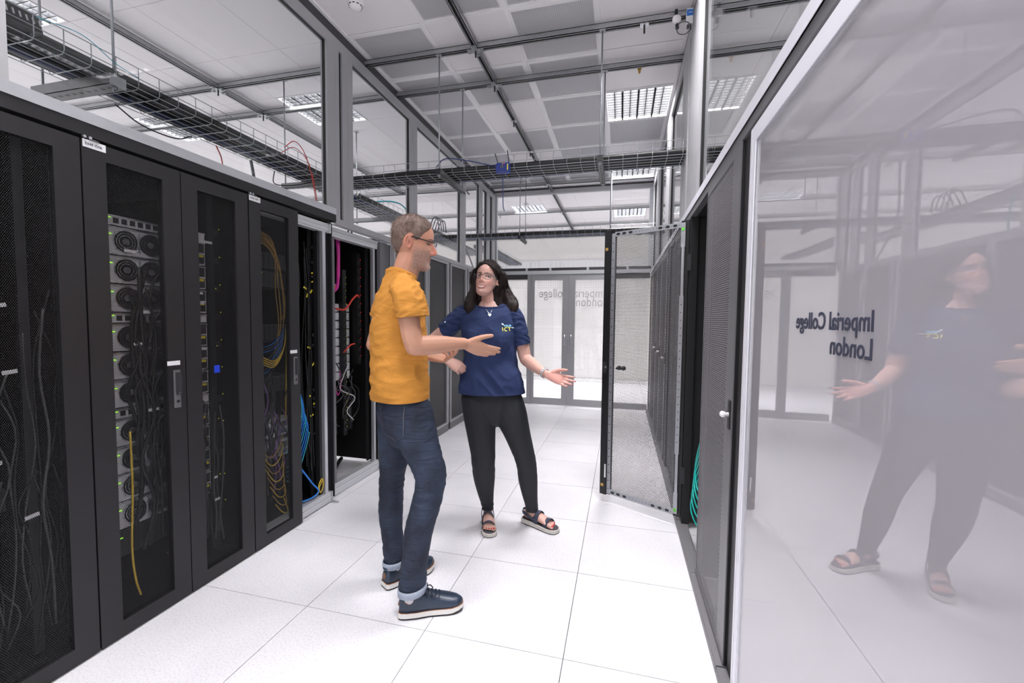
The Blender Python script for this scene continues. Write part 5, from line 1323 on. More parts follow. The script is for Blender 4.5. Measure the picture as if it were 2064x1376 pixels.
def man_col(co):
    base = (0.50, 0.262, 0.175)
    q = HMi @ co
    if q.z > -0.17 and q.length < 0.22 and co.z > 1.50:
        n1 = noise.noise(q*260); n2 = noise.noise(q*30)
        a = math.degrees(math.atan2(abs(q.y), max(1e-4, q.x+0.005)))
        fcol = mixc(base, (0.57, 0.28, 0.195), 0.5+0.5*n2)
        if q.x > 0.088 and q.z < 0.0 and q.z > -0.045: fcol = (0.62, 0.25, 0.18)
        if abs(q.y) > 0.074 and -0.045 < q.z < 0.03: fcol = mixc((0.60, 0.27, 0.19), (0.30, 0.11, 0.08), math.exp(-(((q.x+0.014)/0.008)**2+((q.z+0.006)/0.014)**2)))  # redder ear, with the shade of its hollow mixed into the colour
        beard = sm(-q.z, 0.0, 0.055)*(1-sm(a, 66, 94))*sm(q.x, -0.03, 0.02)*(1-0.7*sm(-q.z, 0.112, 0.135))
        if q.x > 0.080 and abs(q.y) < 0.028 and -0.044 < q.z: beard = 0
        g = mixc((0.13, 0.085, 0.07), (0.52, 0.45, 0.42), 0.30+0.55*n1+0.75*sm(q.x, 0.06, 0.09)*sm(-q.z, 0.06, 0.1))
        fcol = mixc(fcol, g, beard*0.66)
        mth = math.exp(-((q.y/0.024)**2+((q.z+0.070)/0.006)**2))
        if q.x > 0.06: fcol = mixc(fcol, (0.40, 0.14, 0.11), mth)
        return fcol
    if co.z < 0.25: return (0.50, 0.12, 0.06) if math.sin(co.z*210+co.x*90) > 0.55 else (0.52, 0.52, 0.54)
    return mixc(base, (0.57, 0.31, 0.215), 0.5+0.6*noise.noise(co*14))
colour(me, man_col)
T['skin_m'] = vcol_mat('skin_tanned', 0.48, 0.25, 260, 0.12)
bodyM = link('body', me, 'skin_m', man)
bvM = bvh_of(me)
T['browm'] = mat('brow_grey_brown', (0.14, 0.10, 0.085), 0.7)
eyes(bvM, HM, 1.0, bodyM, 0.6)
spectacles(bvM, HM, 1.0, 'spectacles', 'specs', man, full=False)
for q in (-1, 1): face_tube(bvM, HM, 1.0, [(q*0.014, 0.023), (q*0.028, 0.0275), (q*0.045, 0.0245)], [0.0022, 0.0028, 0.0016], 0.0006, 'browm', 'eyebrow', bodyM)
mb = MB()
hl = [(0, 0.088), (25, 0.080), (45, 0.058), (60, 0.040), (72, 0.004), (82, 0.010), (92, 0.036), (108, 0.020), (122, -0.028), (150, -0.058), (180, -0.066)]
def mline(a):
    for i in range(len(hl)-1):
        if hl[i][0] <= a <= hl[i+1][0]: return lerp(hl[i][1], hl[i+1][1], (a-hl[i][0])/(hl[i+1][0]-hl[i][0]))
    return hl[-1][1]
hair_cap(mb, HM, 1.0, mline, 0.0048, -0.014, 0.009, 3.1)
me = remesh(mb, 0.0035, 1)
displace(me, lambda co, n: 0.0018*noise.noise(Vector(((HMi @ co).x*60, (HMi @ co).y*150, (HMi @ co).z*60)))+0.0010*noise.noise(co*400))
colour(me, lambda co: mixc((0.125, 0.080, 0.064), (0.34, 0.25, 0.215), 0.38+0.55*noise.noise(Vector(((HMi @ co).x*60, (HMi @ co).y*200, (HMi @ co).z*60)))+0.5*noise.noise((HMi @ co)*26)))
T['hair_m'] = vcol_mat('short_grey_brown_hair', 0.7, 0.8, 420)
hm_ = link('hair', me, 'hair_m', man, 'short greying brown hair')
T['hair_m2'] = mat('grey_brown_strand', (0.22, 0.155, 0.13), 0.6, var=0.6, vscale=60)
R3M = HM.to_3x3()
def mdir(c, nn, R_):
    q = HMi @ c
    if q.z < mline(min(180, math.degrees(abs(math.atan2(q.y, q.x+0.006)))))+0.004 or q.length < 0.07: return None
    return (nn*0.75+R3M @ Vector((-0.35+0.9*max(0, q.z-0.06)*8, R_.uniform(-0.3, 0.3), 0.15+(0.8 if q.z > 0.09 else -0.5)))*0.55+Vector((R_.uniform(-.25, .25), R_.uniform(-.25, .25), R_.uniform(-.25, .25)))).normalized()
strands(me, 9000, 0.0095, mdir, 0.00045, 'hair_m2', 'hair_strands', hm_, seed=4)
# t-shirt
mb = MB()
limb(mb, [V(-0.088, 0, 0.94), V(-0.090, 0, 1.02), V(-0.094, 0, 1.15), V(-0.097, 0, 1.30), V(-0.093, 0, 1.41), V(-0.088, 0, 1.475), V(-0.084, 0, 1.525), V(-0.082, 0, 1.575)], [(0.139, 0.178), (0.138, 0.178), (0.133, 0.172), (0.129, 0.172), (0.116, 0.182), (0.094, 0.168), (0.076, 0.108), (0.070, 0.076)], 26, 5, ref=(1, 0, 0), round_ends=(False, False))
for q, ax in ((1, -0.080), (-1, -0.095)): limb(mb, [V(-0.086, q*0.10, 1.495), V(ax, q*0.165, 1.470), V(ax, q*0.178, 1.44)], [(0.056, 0.056), (0.058, 0.050), (0.050, 0.035)], 16, 4, ref=(1, 0, 0))
me = remesh(mb, 0.006, 7)
def wr(co, n):
    w = ridge(co, 9, 9, 16, 0.013, 2.0)+fold(co, 5, 5, 4, 0.012, 7.0)+ridge(Vector((co.x+co.z*0.7, co.y, co.z-co.x*0.7)), 6, 6, 22, 0.010, 9.0)*sm(co.z, 1.15, 1.4)
    low = sm(1.30-co.z, 0.0, 0.25)
    w += low*ridge(co, 7, 7, 26, 0.010, 11.0)
    return w-0.006
displace(me, wr)
cut(me, V(0, 0, 0.980), (0.02, 0, -1))
cut(me, V(-0.070, 0, 1.556), V(0.38, 0, 1.0).normalized())
def sleeve(pts, rad, co, no, seed):
    m_ = MB(); limb(m_, pts, rad, 20, 5, round_ends=(True, False), ref=(1, 0, 0))
    s_ = remesh(m_, 0.0055, 4)
    displace(s_, lambda c, n: ridge(Vector((c.x+c.z*0.6, c.y, c.z-c.x*0.6)), 13, 13, 30, 0.018, seed)+fold(c, 8, 8, 10, 0.008, seed)-0.003)
    cut(s_, co, no)
    return s_
T['orange'] = cloth('orange_cotton', (0.53, 0.225, 0.030), 0.07, 0.28, 8.0)
sh = link('t_shirt', me, 'orange', man, 'orange short sleeved t-shirt')
sm_ = sh.modifiers.new('thick', 'SOLIDIFY'); sm_.thickness = 0.003
for pts, co, no, sd in (([V(-0.085, 0.105, 1.488), V(-0.080, 0.172, 1.472), V(-0.068, 0.213, 1.41), V(-0.060, 0.222, 1.35), V(-0.055, 0.226, 1.30)], V(-0.0595, 0.222, 1.357), V(0.10, 0.04, -1.0).normalized(), 5.0),
                        ([V(-0.090, -0.105, 1.488), V(-0.098, -0.172, 1.470), V(-0.125, -0.214, 1.40), V(-0.148, -0.228, 1.345), V(-0.165, -0.237, 1.30)], V(-0.148, -0.228, 1.345), V(-0.30, -0.15, -1.0).normalized(), 8.0)):
    s_ = link('sleeve', sleeve(pts, [(0.056, 0.054), (0.066, 0.060), (0.067, 0.060), (0.067, 0.058), (0.067, 0.058)], co, no, sd), 'orange', sh)
    q_ = s_.modifiers.new('thick', 'SOLIDIFY'); q_.thickness = 0.003
bvS = bvh_of(me)
ring = rim_loop(me, 1.46)
link('collar', MB().tube(ring, [(0.010, 0.0040)]*len(ring), 8, ref=(0, 0, 1)).mesh('collar', smooth=True), 'orange', sh)
# jeans
mb = MB()
limb(mb, [V(-0.075, 0, 1.05), V(-0.075, 0, 0.97), V(-0.072, 0, 0.90), V(-0.062, 0, 0.83)], [(0.112, 0.158), (0.116, 0.165), (0.122, 0.172), (0.105, 0.150)], 24, 5, ref=(1, 0, 0), round_ends=(False, True))
limb(mb, [V(-0.045, 0.090, 0.92), V(-0.022, 0.105, 0.80), V(0.010, 0.122, 0.70), V(0.030, 0.132, 0.62), V(0.018, 0.138, 0.53), V(-0.018, 0.142, 0.40), V(-0.040, 0.147, 0.27), V(-0.052, 0.150, 0.17), V(-0.056, 0.150, 0.07)], [(0.098, 0.088), (0.090, 0.086), (0.078, 0.078), (0.070, 0.070), (0.066, 0.066), (0.065, 0.063), (0.060, 0.058), (0.058, 0.056), (0.057, 0.055)], 18, 5, ref=(1, 0, 0), round_ends=(True, False))
limb(mb, [V(-0.095, -0.090, 0.92), V(-0.100, -0.105, 0.78), V(-0.108, -0.120, 0.65), V(-0.116, -0.130, 0.53), V(-0.122, -0.130, 0.40), V(-0.118, -0.126, 0.28), V(-0.112, -0.122, 0.17), V(-0.108, -0.119, 0.06)], [(0.096, 0.088), (0.086, 0.084), (0.072, 0.072), (0.063, 0.064), (0.061, 0.061), (0.056, 0.056), (0.052, 0.052), (0.052, 0.052)], 18, 5, ref=(1, 0, 0), round_ends=(True, False))
me = remesh(mb, 0.0055, 5)
def jw(co, n):
    kn = math.exp(-((co.z-0.56)/0.16)**2); an = math.exp(-((co.z-0.14)/0.09)**2); hp = math.exp(-((co.z-0.82)/0.10)**2)
    return (0.002+0.006*kn+0.010*an+0.005*hp)*(0.34-abs(noise.noise(Vector((co.x*8+co.z*5, co.y*8, co.z*26)))))+fold(co, 10, 10, 7, 0.006, 4.0)
displace(me, jw)
cut(me, V(0, 0, 1.03), (0, 0, 1))
cut(me, V(-0.055, 0.15, 0.125), (-0.05, 0, -1), V(-0.055, 0.15, 0.09), 0.13)
cut(me, V(-0.108, -0.119, 0.118), (0, 0, -1), V(-0.108, -0.119, 0.08), 0.12)
def denim():
    m, nt, b = newmat('dark_denim')
    tc = nt.nodes.new('ShaderNodeTexCoord')
    n = nt.nodes.new('ShaderNodeTexNoise'); n.inputs['Scale'].default_value = 9; n.inputs['Detail'].default_value = 6
    nt.links.new(tc.outputs['Object'], n.inputs['Vector'])
    r = nt.nodes.new('ShaderNodeValToRGB'); r.color_ramp.elements[0].position = 0.36; r.color_ramp.elements[0].color = (0.0085, 0.0125, 0.027, 1); r.color_ramp.elements[1].position = 0.72; r.color_ramp.elements[1].color = (0.028, 0.043, 0.082, 1)
    nt.links.new(n.outputs['Fac'], r.inputs[0]); nt.links.new(r.outputs[0], b.inputs['Base Color'])
    b.inputs['Roughness'].default_value = 0.8
    n2 = nt.nodes.new('ShaderNodeTexNoise'); n2.inputs['Scale'].default_value = 600
    nt.links.new(tc.outputs['Object'], n2.inputs['Vector'])
    mp = nt.nodes.new('ShaderNodeMapping'); mp.inputs['Scale'].default_value = (1.0, 1.0, 3.6); mp.inputs['Rotation'].default_value = (0.15, 0.2, 0)
    nt.links.new(tc.outputs['Object'], mp.inputs[0])
    n3 = nt.nodes.new('ShaderNodeTexNoise'); n3.inputs['Scale'].default_value = 8; n3.inputs['Detail'].default_value = 1.2; n3.inputs['Distortion'].default_value = 0.5
    nt.links.new(mp.outputs[0], n3.inputs['Vector'])
    rg = M2(nt, 'SUBTRACT', 1.0, M2(nt, 'MULTIPLY', M2(nt, 'ABSOLUTE', M2(nt, 'SUBTRACT', n3.outputs['Fac'], 0.5)), 4.0))
    bp = nt.nodes.new('ShaderNodeBump'); bp.inputs['Strength'].default_value = 0.9; bp.inputs['Distance'].default_value = 0.010
    nt.links.new(M2(nt, 'ADD', M2(nt, 'MULTIPLY', rg, 0.5), M2(nt, 'MULTIPLY', n2.outputs['Fac'], 0.08)), bp.inputs['Height']); nt.links.new(bp.outputs['Normal'], b.inputs['Normal'])
    return m
T['denim'] = denim()
T['cuff'] = mat('denim_turn_up', (0.30, 0.34, 0.42), 0.85, var=0.25, vscale=60)
T['stitch'] = mat('denim_stitch', (0.13, 0.12, 0.13), 0.8)
jn = link('jeans', me, 'denim', man, 'dark blue jeans with turned up cuffs')
bvJ = bvh_of(me)
# back pocket with stitching on the right side, seen from behind right
po, px, py, pd = V(-0.40, 0.42, 0.885), V(0.62, 0.60, 0).normalized()*-1, Vector((0, 0, 1)), V(0.66, -0.75, 0)
decal(bvJ, po, px*-1, py, pd, [((-0.070, 0.075), (0.070, 0.082), (0.066, -0.055), (-0.060, -0.060)), ((-0.060, -0.060), (0.066, -0.055), (0.010, -0.088), (0.0, -0.088))], 0.0022, 'denim', 'back_pocket', jn)
def seam(pts):
    return [((a[0]-0.0012, a[1]-0.0012), (b_[0]-0.0012, b_[1]-0.0012), (b_[0]+0.0012, b_[1]+0.0012), (a[0]+0.0012, a[1]+0.0012)) for a, b_ in zip(pts[:-1], pts[1:])]
decal(bvJ, po, px*-1, py, pd, seam([(-0.066, 0.072), (-0.057, -0.058), (0.004, -0.084), (0.063, -0.053), (0.067, 0.078)]), 0.0030, 'stitch', 'pocket_stitching', jn)
for (c, rx, ry, z0) in (((-0.055, 0.150), 0.060, 0.058, 0.118), ((-0.108, -0.119), 0.0545, 0.0545, 0.108)):
    rings = []
    for z, k in ((z0+0.022, 1.0), (z0+0.024, 1.07), (z0+0.010, 1.09), (z0-0.008, 1.07), (z0-0.010, 1.0), (z0+0.006, 0.97)):
        rings.append([V(c[0]+rx*k*math.cos(2*PI*j/28)*(1+0.03*math.sin(5*2*PI*j/28)), c[1]+ry*k*math.sin(2*PI*j/28), z+0.006*math.cos(2*PI*j/28)) for j in range(28)])
    link('cuff', MB().rings(rings, cap=False).mesh('cuff', smooth=True), 'cuff', jn, 'pale turned up cuff')
# leather trainers
T['navyleather'] = mat('navy_leather', (0.020, 0.034, 0.060), 0.32, bump=0.2, bscale=120, var=0.3, vscale=25)
T['sole_w'] = mat('off_white_sole', (0.68, 0.66, 0.63), 0.6)
T['sole_d'] = mat('black_outsole', (0.015, 0.015, 0.016), 0.7)
T['tan'] = mat('tan_leather', (0.24, 0.09, 0.035), 0.5)
T['lace'] = mat('navy_lace', (0.012, 0.016, 0.030), 0.7)
SHOE = ((0.0, 0.024, 0.052), (0.010, 0.033, 0.072), (0.035, 0.038, 0.086), (0.07, 0.039, 0.090), (0.10, 0.0395, 0.084), (0.135, 0.042, 0.070), (0.17, 0.0455, 0.056), (0.205, 0.047, 0.046), (0.235, 0.045, 0.039), (0.262, 0.036, 0.033), (0.280, 0.020, 0.026), (0.286, 0.006, 0.020))
def shoe(heel, toe, label, right):
    hv = V(heel[0], heel[1], 0); tv = V(toe[0], toe[1], 0); x = (tv-hv).normalized(); y = Vector((0, 0, 1)).cross(x); Mx = Matrix(((x.x, y.x, 0, hv.x), (x.y, y.y, 0, hv.y), (x.z, y.z, 1, 0), (0, 0, 0, 1)))
    r = bpy.data.objects.new('shoe', None); COL.objects.link(r); r.parent = man; r['label'] = label
    cy = lambda t: 0.010*math.sin(PI*min(1, max(0, (t-0.08)/0.2)))*(1 if right else -1)
    st = []
    for i in range(len(SHOE)-1):
        for q in range(4): st.append([lerp(SHOE[i][k], SHOE[i+1][k], q/4) for k in range(3)])
    st.append(list(SHOE[-1]))
    def lay(z0, z1, g0, g1, name, m):
        rings = []
        for z, g in ((z0, g0), (z1, g1)):
            o1 = [(sx-g if sx < 0.05 else sx+g*(sx/0.286), cy(sx)+w+g) for sx, w, h in st]; o2 = [(sx-g if sx < 0.05 else sx+g*(sx/0.286), cy(sx)-w-g) for sx, w, h in reversed(st)]
            rings.append([Mx @ Vector((a, b_, z+ (0.012*sm(a, 0.22, 0.29) if z < 0.02 else 0.006*sm(a, 0.22, 0.29)) )) for a, b_ in o1+o2])
        return link(name, MB().rings(rings).mesh(name), m, r)
    so = lay(0.001, 0.009, 0.003, 0.004, 'outsole', 'sole_d'); lay(0.009, 0.030, 0.0045, 0.003, 'midsole', 'sole_w'); lay(0.030, 0.032, 0.0026, 0.0022, 'welt', 'tan')
    rings = []
    for sx, w, h in st:
        ring = []
        for j in range(17):
            a = PI*j/16; ring.append(Mx @ Vector((sx, cy(sx)+w*math.copysign(abs(math.cos(a))**0.75, math.cos(a)), 0.030+h*math.sin(a)**0.8)))
        rings.append(ring)
    up = link('upper', MB().rings(rings).mesh('upper', smooth=True), 'navyleather', r)
    def top(sx):
        for i in range(len(SHOE)-1):
            if SHOE[i][0] <= sx <= SHOE[i+1][0]:
                t = (sx-SHOE[i][0])/(SHOE[i+1][0]-SHOE[i][0]); return lerp(SHOE[i][1], SHOE[i+1][1], t), lerp(SHOE[i][2], SHOE[i+1][2], t)
        return SHOE[-1][1:]
    m1 = MB()
    for k in range(5):
        sx = 0.108+0.017*k; w, h = top(sx)
        m1.tube(crom([Mx @ Vector((sx+0.004*q, cy(sx)+w*math.cos(a)*0.98, 0.0325+h*math.sin(a)**0.8)) for a, q in ((0.75, 0), (1.2, 1), (1.57, 1.5), (1.95, 1), (2.4, 0))], 3), 0.0026, 6)
    link('laces', m1.mesh('laces', smooth=True), 'lace', r)
    w, h = top(0.105); bz = 0.033+h; m1 = MB()
    for q in (-1, 1):
        m1.tube(crom([Mx @ Vector(p) for p in ((0.11, 0, bz), (0.118, q*0.022, bz+0.012), (0.125, q*0.042, bz-0.010), (0.122, q*0.030, bz-0.022), (0.112, q*0.006, bz))], 4), 0.0028, 6); m1.tube(crom([Mx @ Vector(p) for p in ((0.11, 0, bz), (0.135, q*0.016, bz+0.004), (0.15, q*0.034, bz-0.022))], 4), 0.0026, 6)
    link('lace_bow', m1.mesh('lace_bow', smooth=True), 'lace', r)
    m1 = MB(); m1.tube([Mx @ Vector((-0.002+0.004*k, 0, 0.055+0.012*k)) for k in range(4)], [(0.013, 0.005)]*4, 8, ref=y); link('heel_tab', m1.mesh('heel_tab', smooth=True), 'tan', r)
    ring = [Mx @ Vector((0.058+0.056*math.cos(2*PI*j/20), 0.034*math.sin(2*PI*j/20), 0.112+0.010*math.cos(2*PI*j/20))) for j in range(21)]
    link('padded_collar', MB().tube(ring, 0.008, 8).mesh('padded_collar', smooth=True), 'navyleather', r)
shoe((-0.110, 0.135), (0.171, 0.183), 'navy leather trainer on the right foot, nearest the camera', True)
shoe((-0.159, -0.093), (0.100, -0.206), 'navy leather trainer on the left foot, behind', False)

# ------------------------------------------------------------------ the woman
WG = (0.77, 0.97, 0.0)
wom = empty('person', WG, 'woman with long dark hair, glasses, navy t-shirt and black leggings', 'person', rz=math.radians(-77))
WS = 0.915
HW = head_matrix(V(0.010, 0.200, 1.598), math.radians(-13), math.radians(9), math.radians(-7))
mb = MB()
add_head(mb, HW, WS, 0.97, jaw=0.95, es=0.74)
limb(mb, [V(-0.020, 0.19, 1.37), V(-0.020, 0.191, 1.45), V(-0.016, 0.196, 1.54)], [(0.052, 0.056), (0.044, 0.045), (0.043, 0.043)], 16, 4, ref=(1, 0, 0))
limb(mb, [V(0, 0.17, 0.85), V(0, 0.175, 1.05), V(0, 0.185, 1.25), V(-0.01, 0.19, 1.375), V(-0.012, 0.19, 1.435)], [(0.09, 0.14), (0.075, 0.125), (0.085, 0.125), (0.065, 0.13), (0.04, 0.065)], 18, 4, ref=(1, 0, 0))
limb(mb, [V(-0.01, 0.29, 1.388), V(-0.015, 0.355, 1.365), V(-0.035, 0.45, 1.290), V(-0.055, 0.545, 1.215), V(-0.055, 0.575, 1.190)], [0.044, 0.047, 0.045, 0.040, 0.038], 14, 4)
limb(mb, [V(-0.058, 0.575, 1.193), V(-0.03, 0.535, 1.160), V(0.015, 0.485, 1.125), V(0.055, 0.432, 1.090)], [(0.038, 0.037), (0.038, 0.037), (0.031, 0.029), (0.0235, 0.021)], 14, 4)
hand(mb, V(0.060, 0.432, 1.090), V(0.28, -0.82, -0.42), V(-0.72, -0.25, -0.55), True, 0.92, ((0.75, 0.95, 0.5), (0.80, 1.0, 0.5), (0.85, 1.0, 0.5), (0.9, 1.05, 0.5)), 0.05, (0.35, 0.4, 0.3))
limb(mb, [V(-0.01, 0.09, 1.388), V(-0.012, 0.025, 1.358), V(-0.012, -0.012, 1.25), V(-0.010, -0.040, 1.13), V(0.005, -0.052, 1.095)], [0.044, 0.048, 0.045, 0.041, 0.039], 14, 4)
limb(mb, [V(-0.005, -0.050, 1.10), V(0.05, -0.088, 1.075), V(0.11, -0.132, 1.048), V(0.165, -0.175, 1.026)], [(0.039, 0.038), (0.039, 0.038), (0.031, 0.030), (0.0235, 0.021)], 14, 4)
tips = hand(mb, V(0.167, -0.177, 1.025), V(0.12, -0.93, -0.30), V(0.85, 0.10, 0.52), False, 0.90, ((0.02, 0.05, 0.05), (0.06, 0.12, 0.08), (0.12, 0.16, 0.10), (0.18, 0.2, 0.12)), 0.13, (0.62, 0.25, 0.15))
for pts in ([V(0, 0.26, 0.86), V(0.02, 0.235, 0.68), V(0.025, 0.213, 0.44), V(-0.03, 0.205, 0.28), V(-0.085, 0.190, 0.10), V(-0.085, 0.188, 0.07)], [V(0, 0.08, 0.86), V(0.01, 0.02, 0.66), V(0.01, -0.062, 0.44), V(-0.03, -0.075, 0.28), V(-0.070, -0.105, 0.10), V(-0.070, -0.105, 0.07)]):
    limb(mb, pts, [0.07, 0.065, 0.048, 0.040, 0.030, 0.030], 14, 4)
def bare_foot(h, t, right):
    hv, tv = V(*h, 0), V(*t, 0); x = (tv-hv).normalized(); y = Vector((0, 0, 1)).cross(x); L_ = (tv-hv).length
    at = lambda u, v, z: hv+x*(u*L_)+y*v+Vector((0, 0, z))
    q = 1 if right else -1
    limb(mb, [at(0.10, 0, 0.062), at(0.30, 0, 0.070), at(0.52, 0.002*q, 0.062), at(0.74, 0.004*q, 0.050)], [(0.030, 0.028), (0.036, 0.030), (0.028, 0.036), (0.015, 0.041)], 14, 4, ref=(0, 0, 1))
    nails = []
    for i in range(5):
        v = q*(0.030-0.0155*i); l = (0.165, 0.155, 0.140, 0.120, 0.095)[i]; r = (0.0125, 0.0092, 0.0088, 0.0082, 0.0078)[i]
        p0, p1 = at(0.74, v*0.95, 0.047), at(0.74+l, v, 0.042-0.003)
        limb(mb, [p0, p1], [r*1.05, r], 10, 3); nails.append((p1, x, r))
    return nails
nails = bare_foot((-0.135, 0.198), (0.105, 0.165), True)+bare_foot((-0.119, -0.052), (0.030, -0.262), False)
me = remesh(mb, 0.0038, 3)
HWi = HW.inverted()
def wom_col(co):
    base = (0.66, 0.40, 0.335)
    q = (HWi @ co)/WS
    if q.length < 0.2 and co.z > 1.44:
        n2 = noise.noise(q*24)
        c = mixc(base, (0.70, 0.43, 0.36), 0.5+0.5*n2)
        if q.x > 0.02:
            ck = math.exp(-(((abs(q.y)-0.042)/0.018)**2+((q.z+0.030)/0.018)**2)); c = mixc(c, (0.72, 0.30, 0.25), 0.6*ck)
            if q.x > 0.09 and -0.045 < q.z < -0.01: c = mixc(c, (0.66, 0.27, 0.21), 0.4)
        return c
    if co.x > 0.10 and co.z > 0.9 and co.y > 0.17: return (0.66, 0.335, 0.285)
    return mixc(base, (0.65, 0.39, 0.32), 0.5+0.6*noise.noise(co*12))
colour(me, wom_col)
T['skin_w'] = vcol_mat('skin_fair', 0.42, 0.12, 260, 0.12)
bodyW = link('body', me, 'skin_w', wom)
bvW = bvh_of(me)
T['brow'] = mat('brow_brown', (0.06, 0.035, 0.028), 0.7)
eyes(bvW, HW, WS, bodyW, 0.92)
for q in (-1, 1): face_tube(bvW, HW, WS, [(q*0.014, 0.0205), (q*0.028, 0.0235), (q*0.046, 0.0205)], [0.0013, 0.0017, 0.0009], 0.0004, 'brow', 'eyebrow', bodyW)
spectacles(bvW, HW, WS, 'spectacles', 'specs', wom, w=0.0262, h=0.0178, zc=-0.001, side='specs_side')
T['lip'] = mat('lip_rose', (0.55, 0.17, 0.15), 0.35)
T['teeth'] = mat('teeth', (0.82, 0.78, 0.72), 0.25)
T['mouth_in'] = mat('mouth_inside', (0.10, 0.02, 0.02), 0.6)
mc = [(-0.031, -0.0545), (-0.019, -0.0605), (0.0, -0.0625), (0.019, -0.0605), (0.031, -0.0545)]
ml = [(-0.030, -0.0560), (-0.018, -0.0735), (0.0, -0.0800), (0.018, -0.0735), (0.030, -0.0560)]
up, lo = [face_hit(bvW, HW, WS, y, z, 0.0030) for y, z in mc], [face_hit(bvW, HW, WS, y, z, 0.0022) for y, z in ml]
mbt = MB()
for i in range(4):
    n0 = len(mbt.v); mbt.v += [tuple(up[i]), tuple(up[i+1]), tuple(lo[i+1]), tuple(lo[i])]; mbt.f.append((n0, n0+1, n0+2, n0+3))
lipo = link('teeth', mbt.mesh('teeth', smooth=True), 'teeth', bodyW)
face_tube(bvW, HW, WS, mc, [0.0014, 0.0028, 0.0026, 0.0028, 0.0014], 0.0016, 'lip', 'upper_lip', bodyW)
face_tube(bvW, HW, WS, ml, [0.0014, 0.0030, 0.0038, 0.0030, 0.0014], 0.0016, 'lip', 'lower_lip', bodyW)
T['nail'] = mat('red_nail', (0.60, 0.02, 0.03), 0.2); T['nail2'] = mat('dusky_nail', (0.30, 0.11, 0.12), 0.2)
for p, x, r in nails:
    m1 = MB(); ellipsoid(m1, p+Vector((0, 0, r*0.72))+x*r*0.35, x*r*0.6, Vector((0, 0, 1)).cross(x)*r*0.6, Vector((0, 0, r*0.36)), 8, 5); link('toenail', m1.mesh('toenail', smooth=True), 'nail', bodyW)
for p, d in tips:
    m1 = MB(); ellipsoid(m1, p+d*0.0055, d*0.0045, d.orthogonal().normalized()*0.0038, d.cross(d.orthogonal()).normalized()*0.0038, 8, 5); link('fingernail', m1.mesh('fingernail', smooth=True), 'nail2', bodyW)
# long dark hair: centre parting, falling behind the shoulders and onto the front
mb = MB()
wl = [(0, 0.083), (14, 0.079), (32, 0.066), (52, 0.042), (68, 0.018), (84, 0.006), (100, 0.004), (116, -0.045), (135, -0.10), (180, -0.12)]
def wline(a):
    for i in range(len(wl)-1):
        if wl[i][0] <= a <= wl[i+1][0]: return lerp(wl[i][1], wl[i+1][1], (a-wl[i][0])/(wl[i+1][0]-wl[i][0]))
    return wl[-1][1]
hair_cap(mb, HW, WS, wline, 0.012, -0.016)
hq = lambda x, y, z: HW @ (Vector((x, y, z))*WS)
limb(mb, [hq(-0.035, 0, 0.06), hq(-0.055, 0, -0.02), V(-0.052, 0.185, 1.49), V(-0.052, 0.170, 1.43), V(-0.050, 0.162, 1.395), V(-0.060, 0.160, 1.35)], [(0.07, 0.078), (0.062, 0.092), (0.058, 0.105), (0.062, 0.140), (0.060, 0.165), (0.040, 0.15)], 20, 5, ref=(1, 0, 0))
# her left side (picture right)
limb(mb, [hq(-0.030, 0.076, 0.05), hq(-0.050, 0.088, -0.01), V(-0.045, 0.100, 1.54), V(-0.036, 0.076, 1.49), V(-0.022, 0.056, 1.455), V(-0.002, 0.048, 1.430), V(0.014, 0.050, 1.408), V(0.016, 0.056, 1.385)], [(0.024, 0.040), (0.026, 0.046), (0.040, 0.042), (0.044, 0.046), (0.046, 0.050), (0.042, 0.052), (0.030, 0.050), (0.016, 0.040)], 18, 5, ref=(1, 0, 0))
# her right side (picture left)
limb(mb, [hq(-0.010, -0.074, 0.05), hq(-0.022, -0.084, -0.01), V(-0.030, 0.272, 1.55), V(-0.024, 0.286, 1.50), V(-0.008, 0.298, 1.460), V(0.012, 0.300, 1.430), V(0.026, 0.294, 1.408), V(0.028, 0.286, 1.385)], [(0.020, 0.034), (0.022, 0.038), (0.036, 0.032), (0.042, 0.036), (0.044, 0.042), (0.042, 0.044), (0.032, 0.044), (0.018, 0.036)], 18, 5, ref=(1, 0, 0))
me = remesh(mb, 0.0048, 5)
displace(me, lambda co, n: 0.0040*noise.noise(Vector((co.x*55, co.y*55, co.z*5)))+0.0022*noise.noise(Vector((co.x*120, co.y*120, co.z*9))))
def hairmat():
    m, nt, b = newmat('long_dark_brown_hair')
    tc = nt.nodes.new('ShaderNodeTexCoord'); mp = nt.nodes.new('ShaderNodeMapping'); mp.inputs['Scale'].default_value = (160, 160, 6)
    n = nt.nodes.new('ShaderNodeTexNoise'); n.inputs['Scale'].default_value = 2.0; n.inputs['Detail'].default_value = 4
    nt.links.new(tc.outputs['Object'], mp.inputs[0]); nt.links.new(mp.outputs[0], n.inputs['Vector'])
    r = nt.nodes.new('ShaderNodeValToRGB'); r.color_ramp.elements[0].position = 0.35; r.color_ramp.elements[0].color = (0.006, 0.004, 0.004, 1); r.color_ramp.elements[1].position = 0.75; r.color_ramp.elements[1].color = (0.035, 0.020, 0.016, 1)
    nt.links.new(n.outputs['Fac'], r.inputs[0]); nt.links.new(r.outputs[0], b.inputs['Base Color'])
    bp = nt.nodes.new('ShaderNodeBump'); bp.inputs['Strength'].default_value = 0.6; bp.inputs['Distance'].default_value = 0.004
    nt.links.new(n.outputs['Fac'], bp.inputs['Height']); nt.links.new(bp.outputs['Normal'], b.inputs['Normal'])
    b.inputs['Roughness'].default_value = 0.45
    b.inputs['Specular IOR Level'].default_value = 0.22
    return m
T['hair_w'] = hairmat()
hw_ = link('hair', me, 'hair_w', wom, 'long straight dark brown hair')
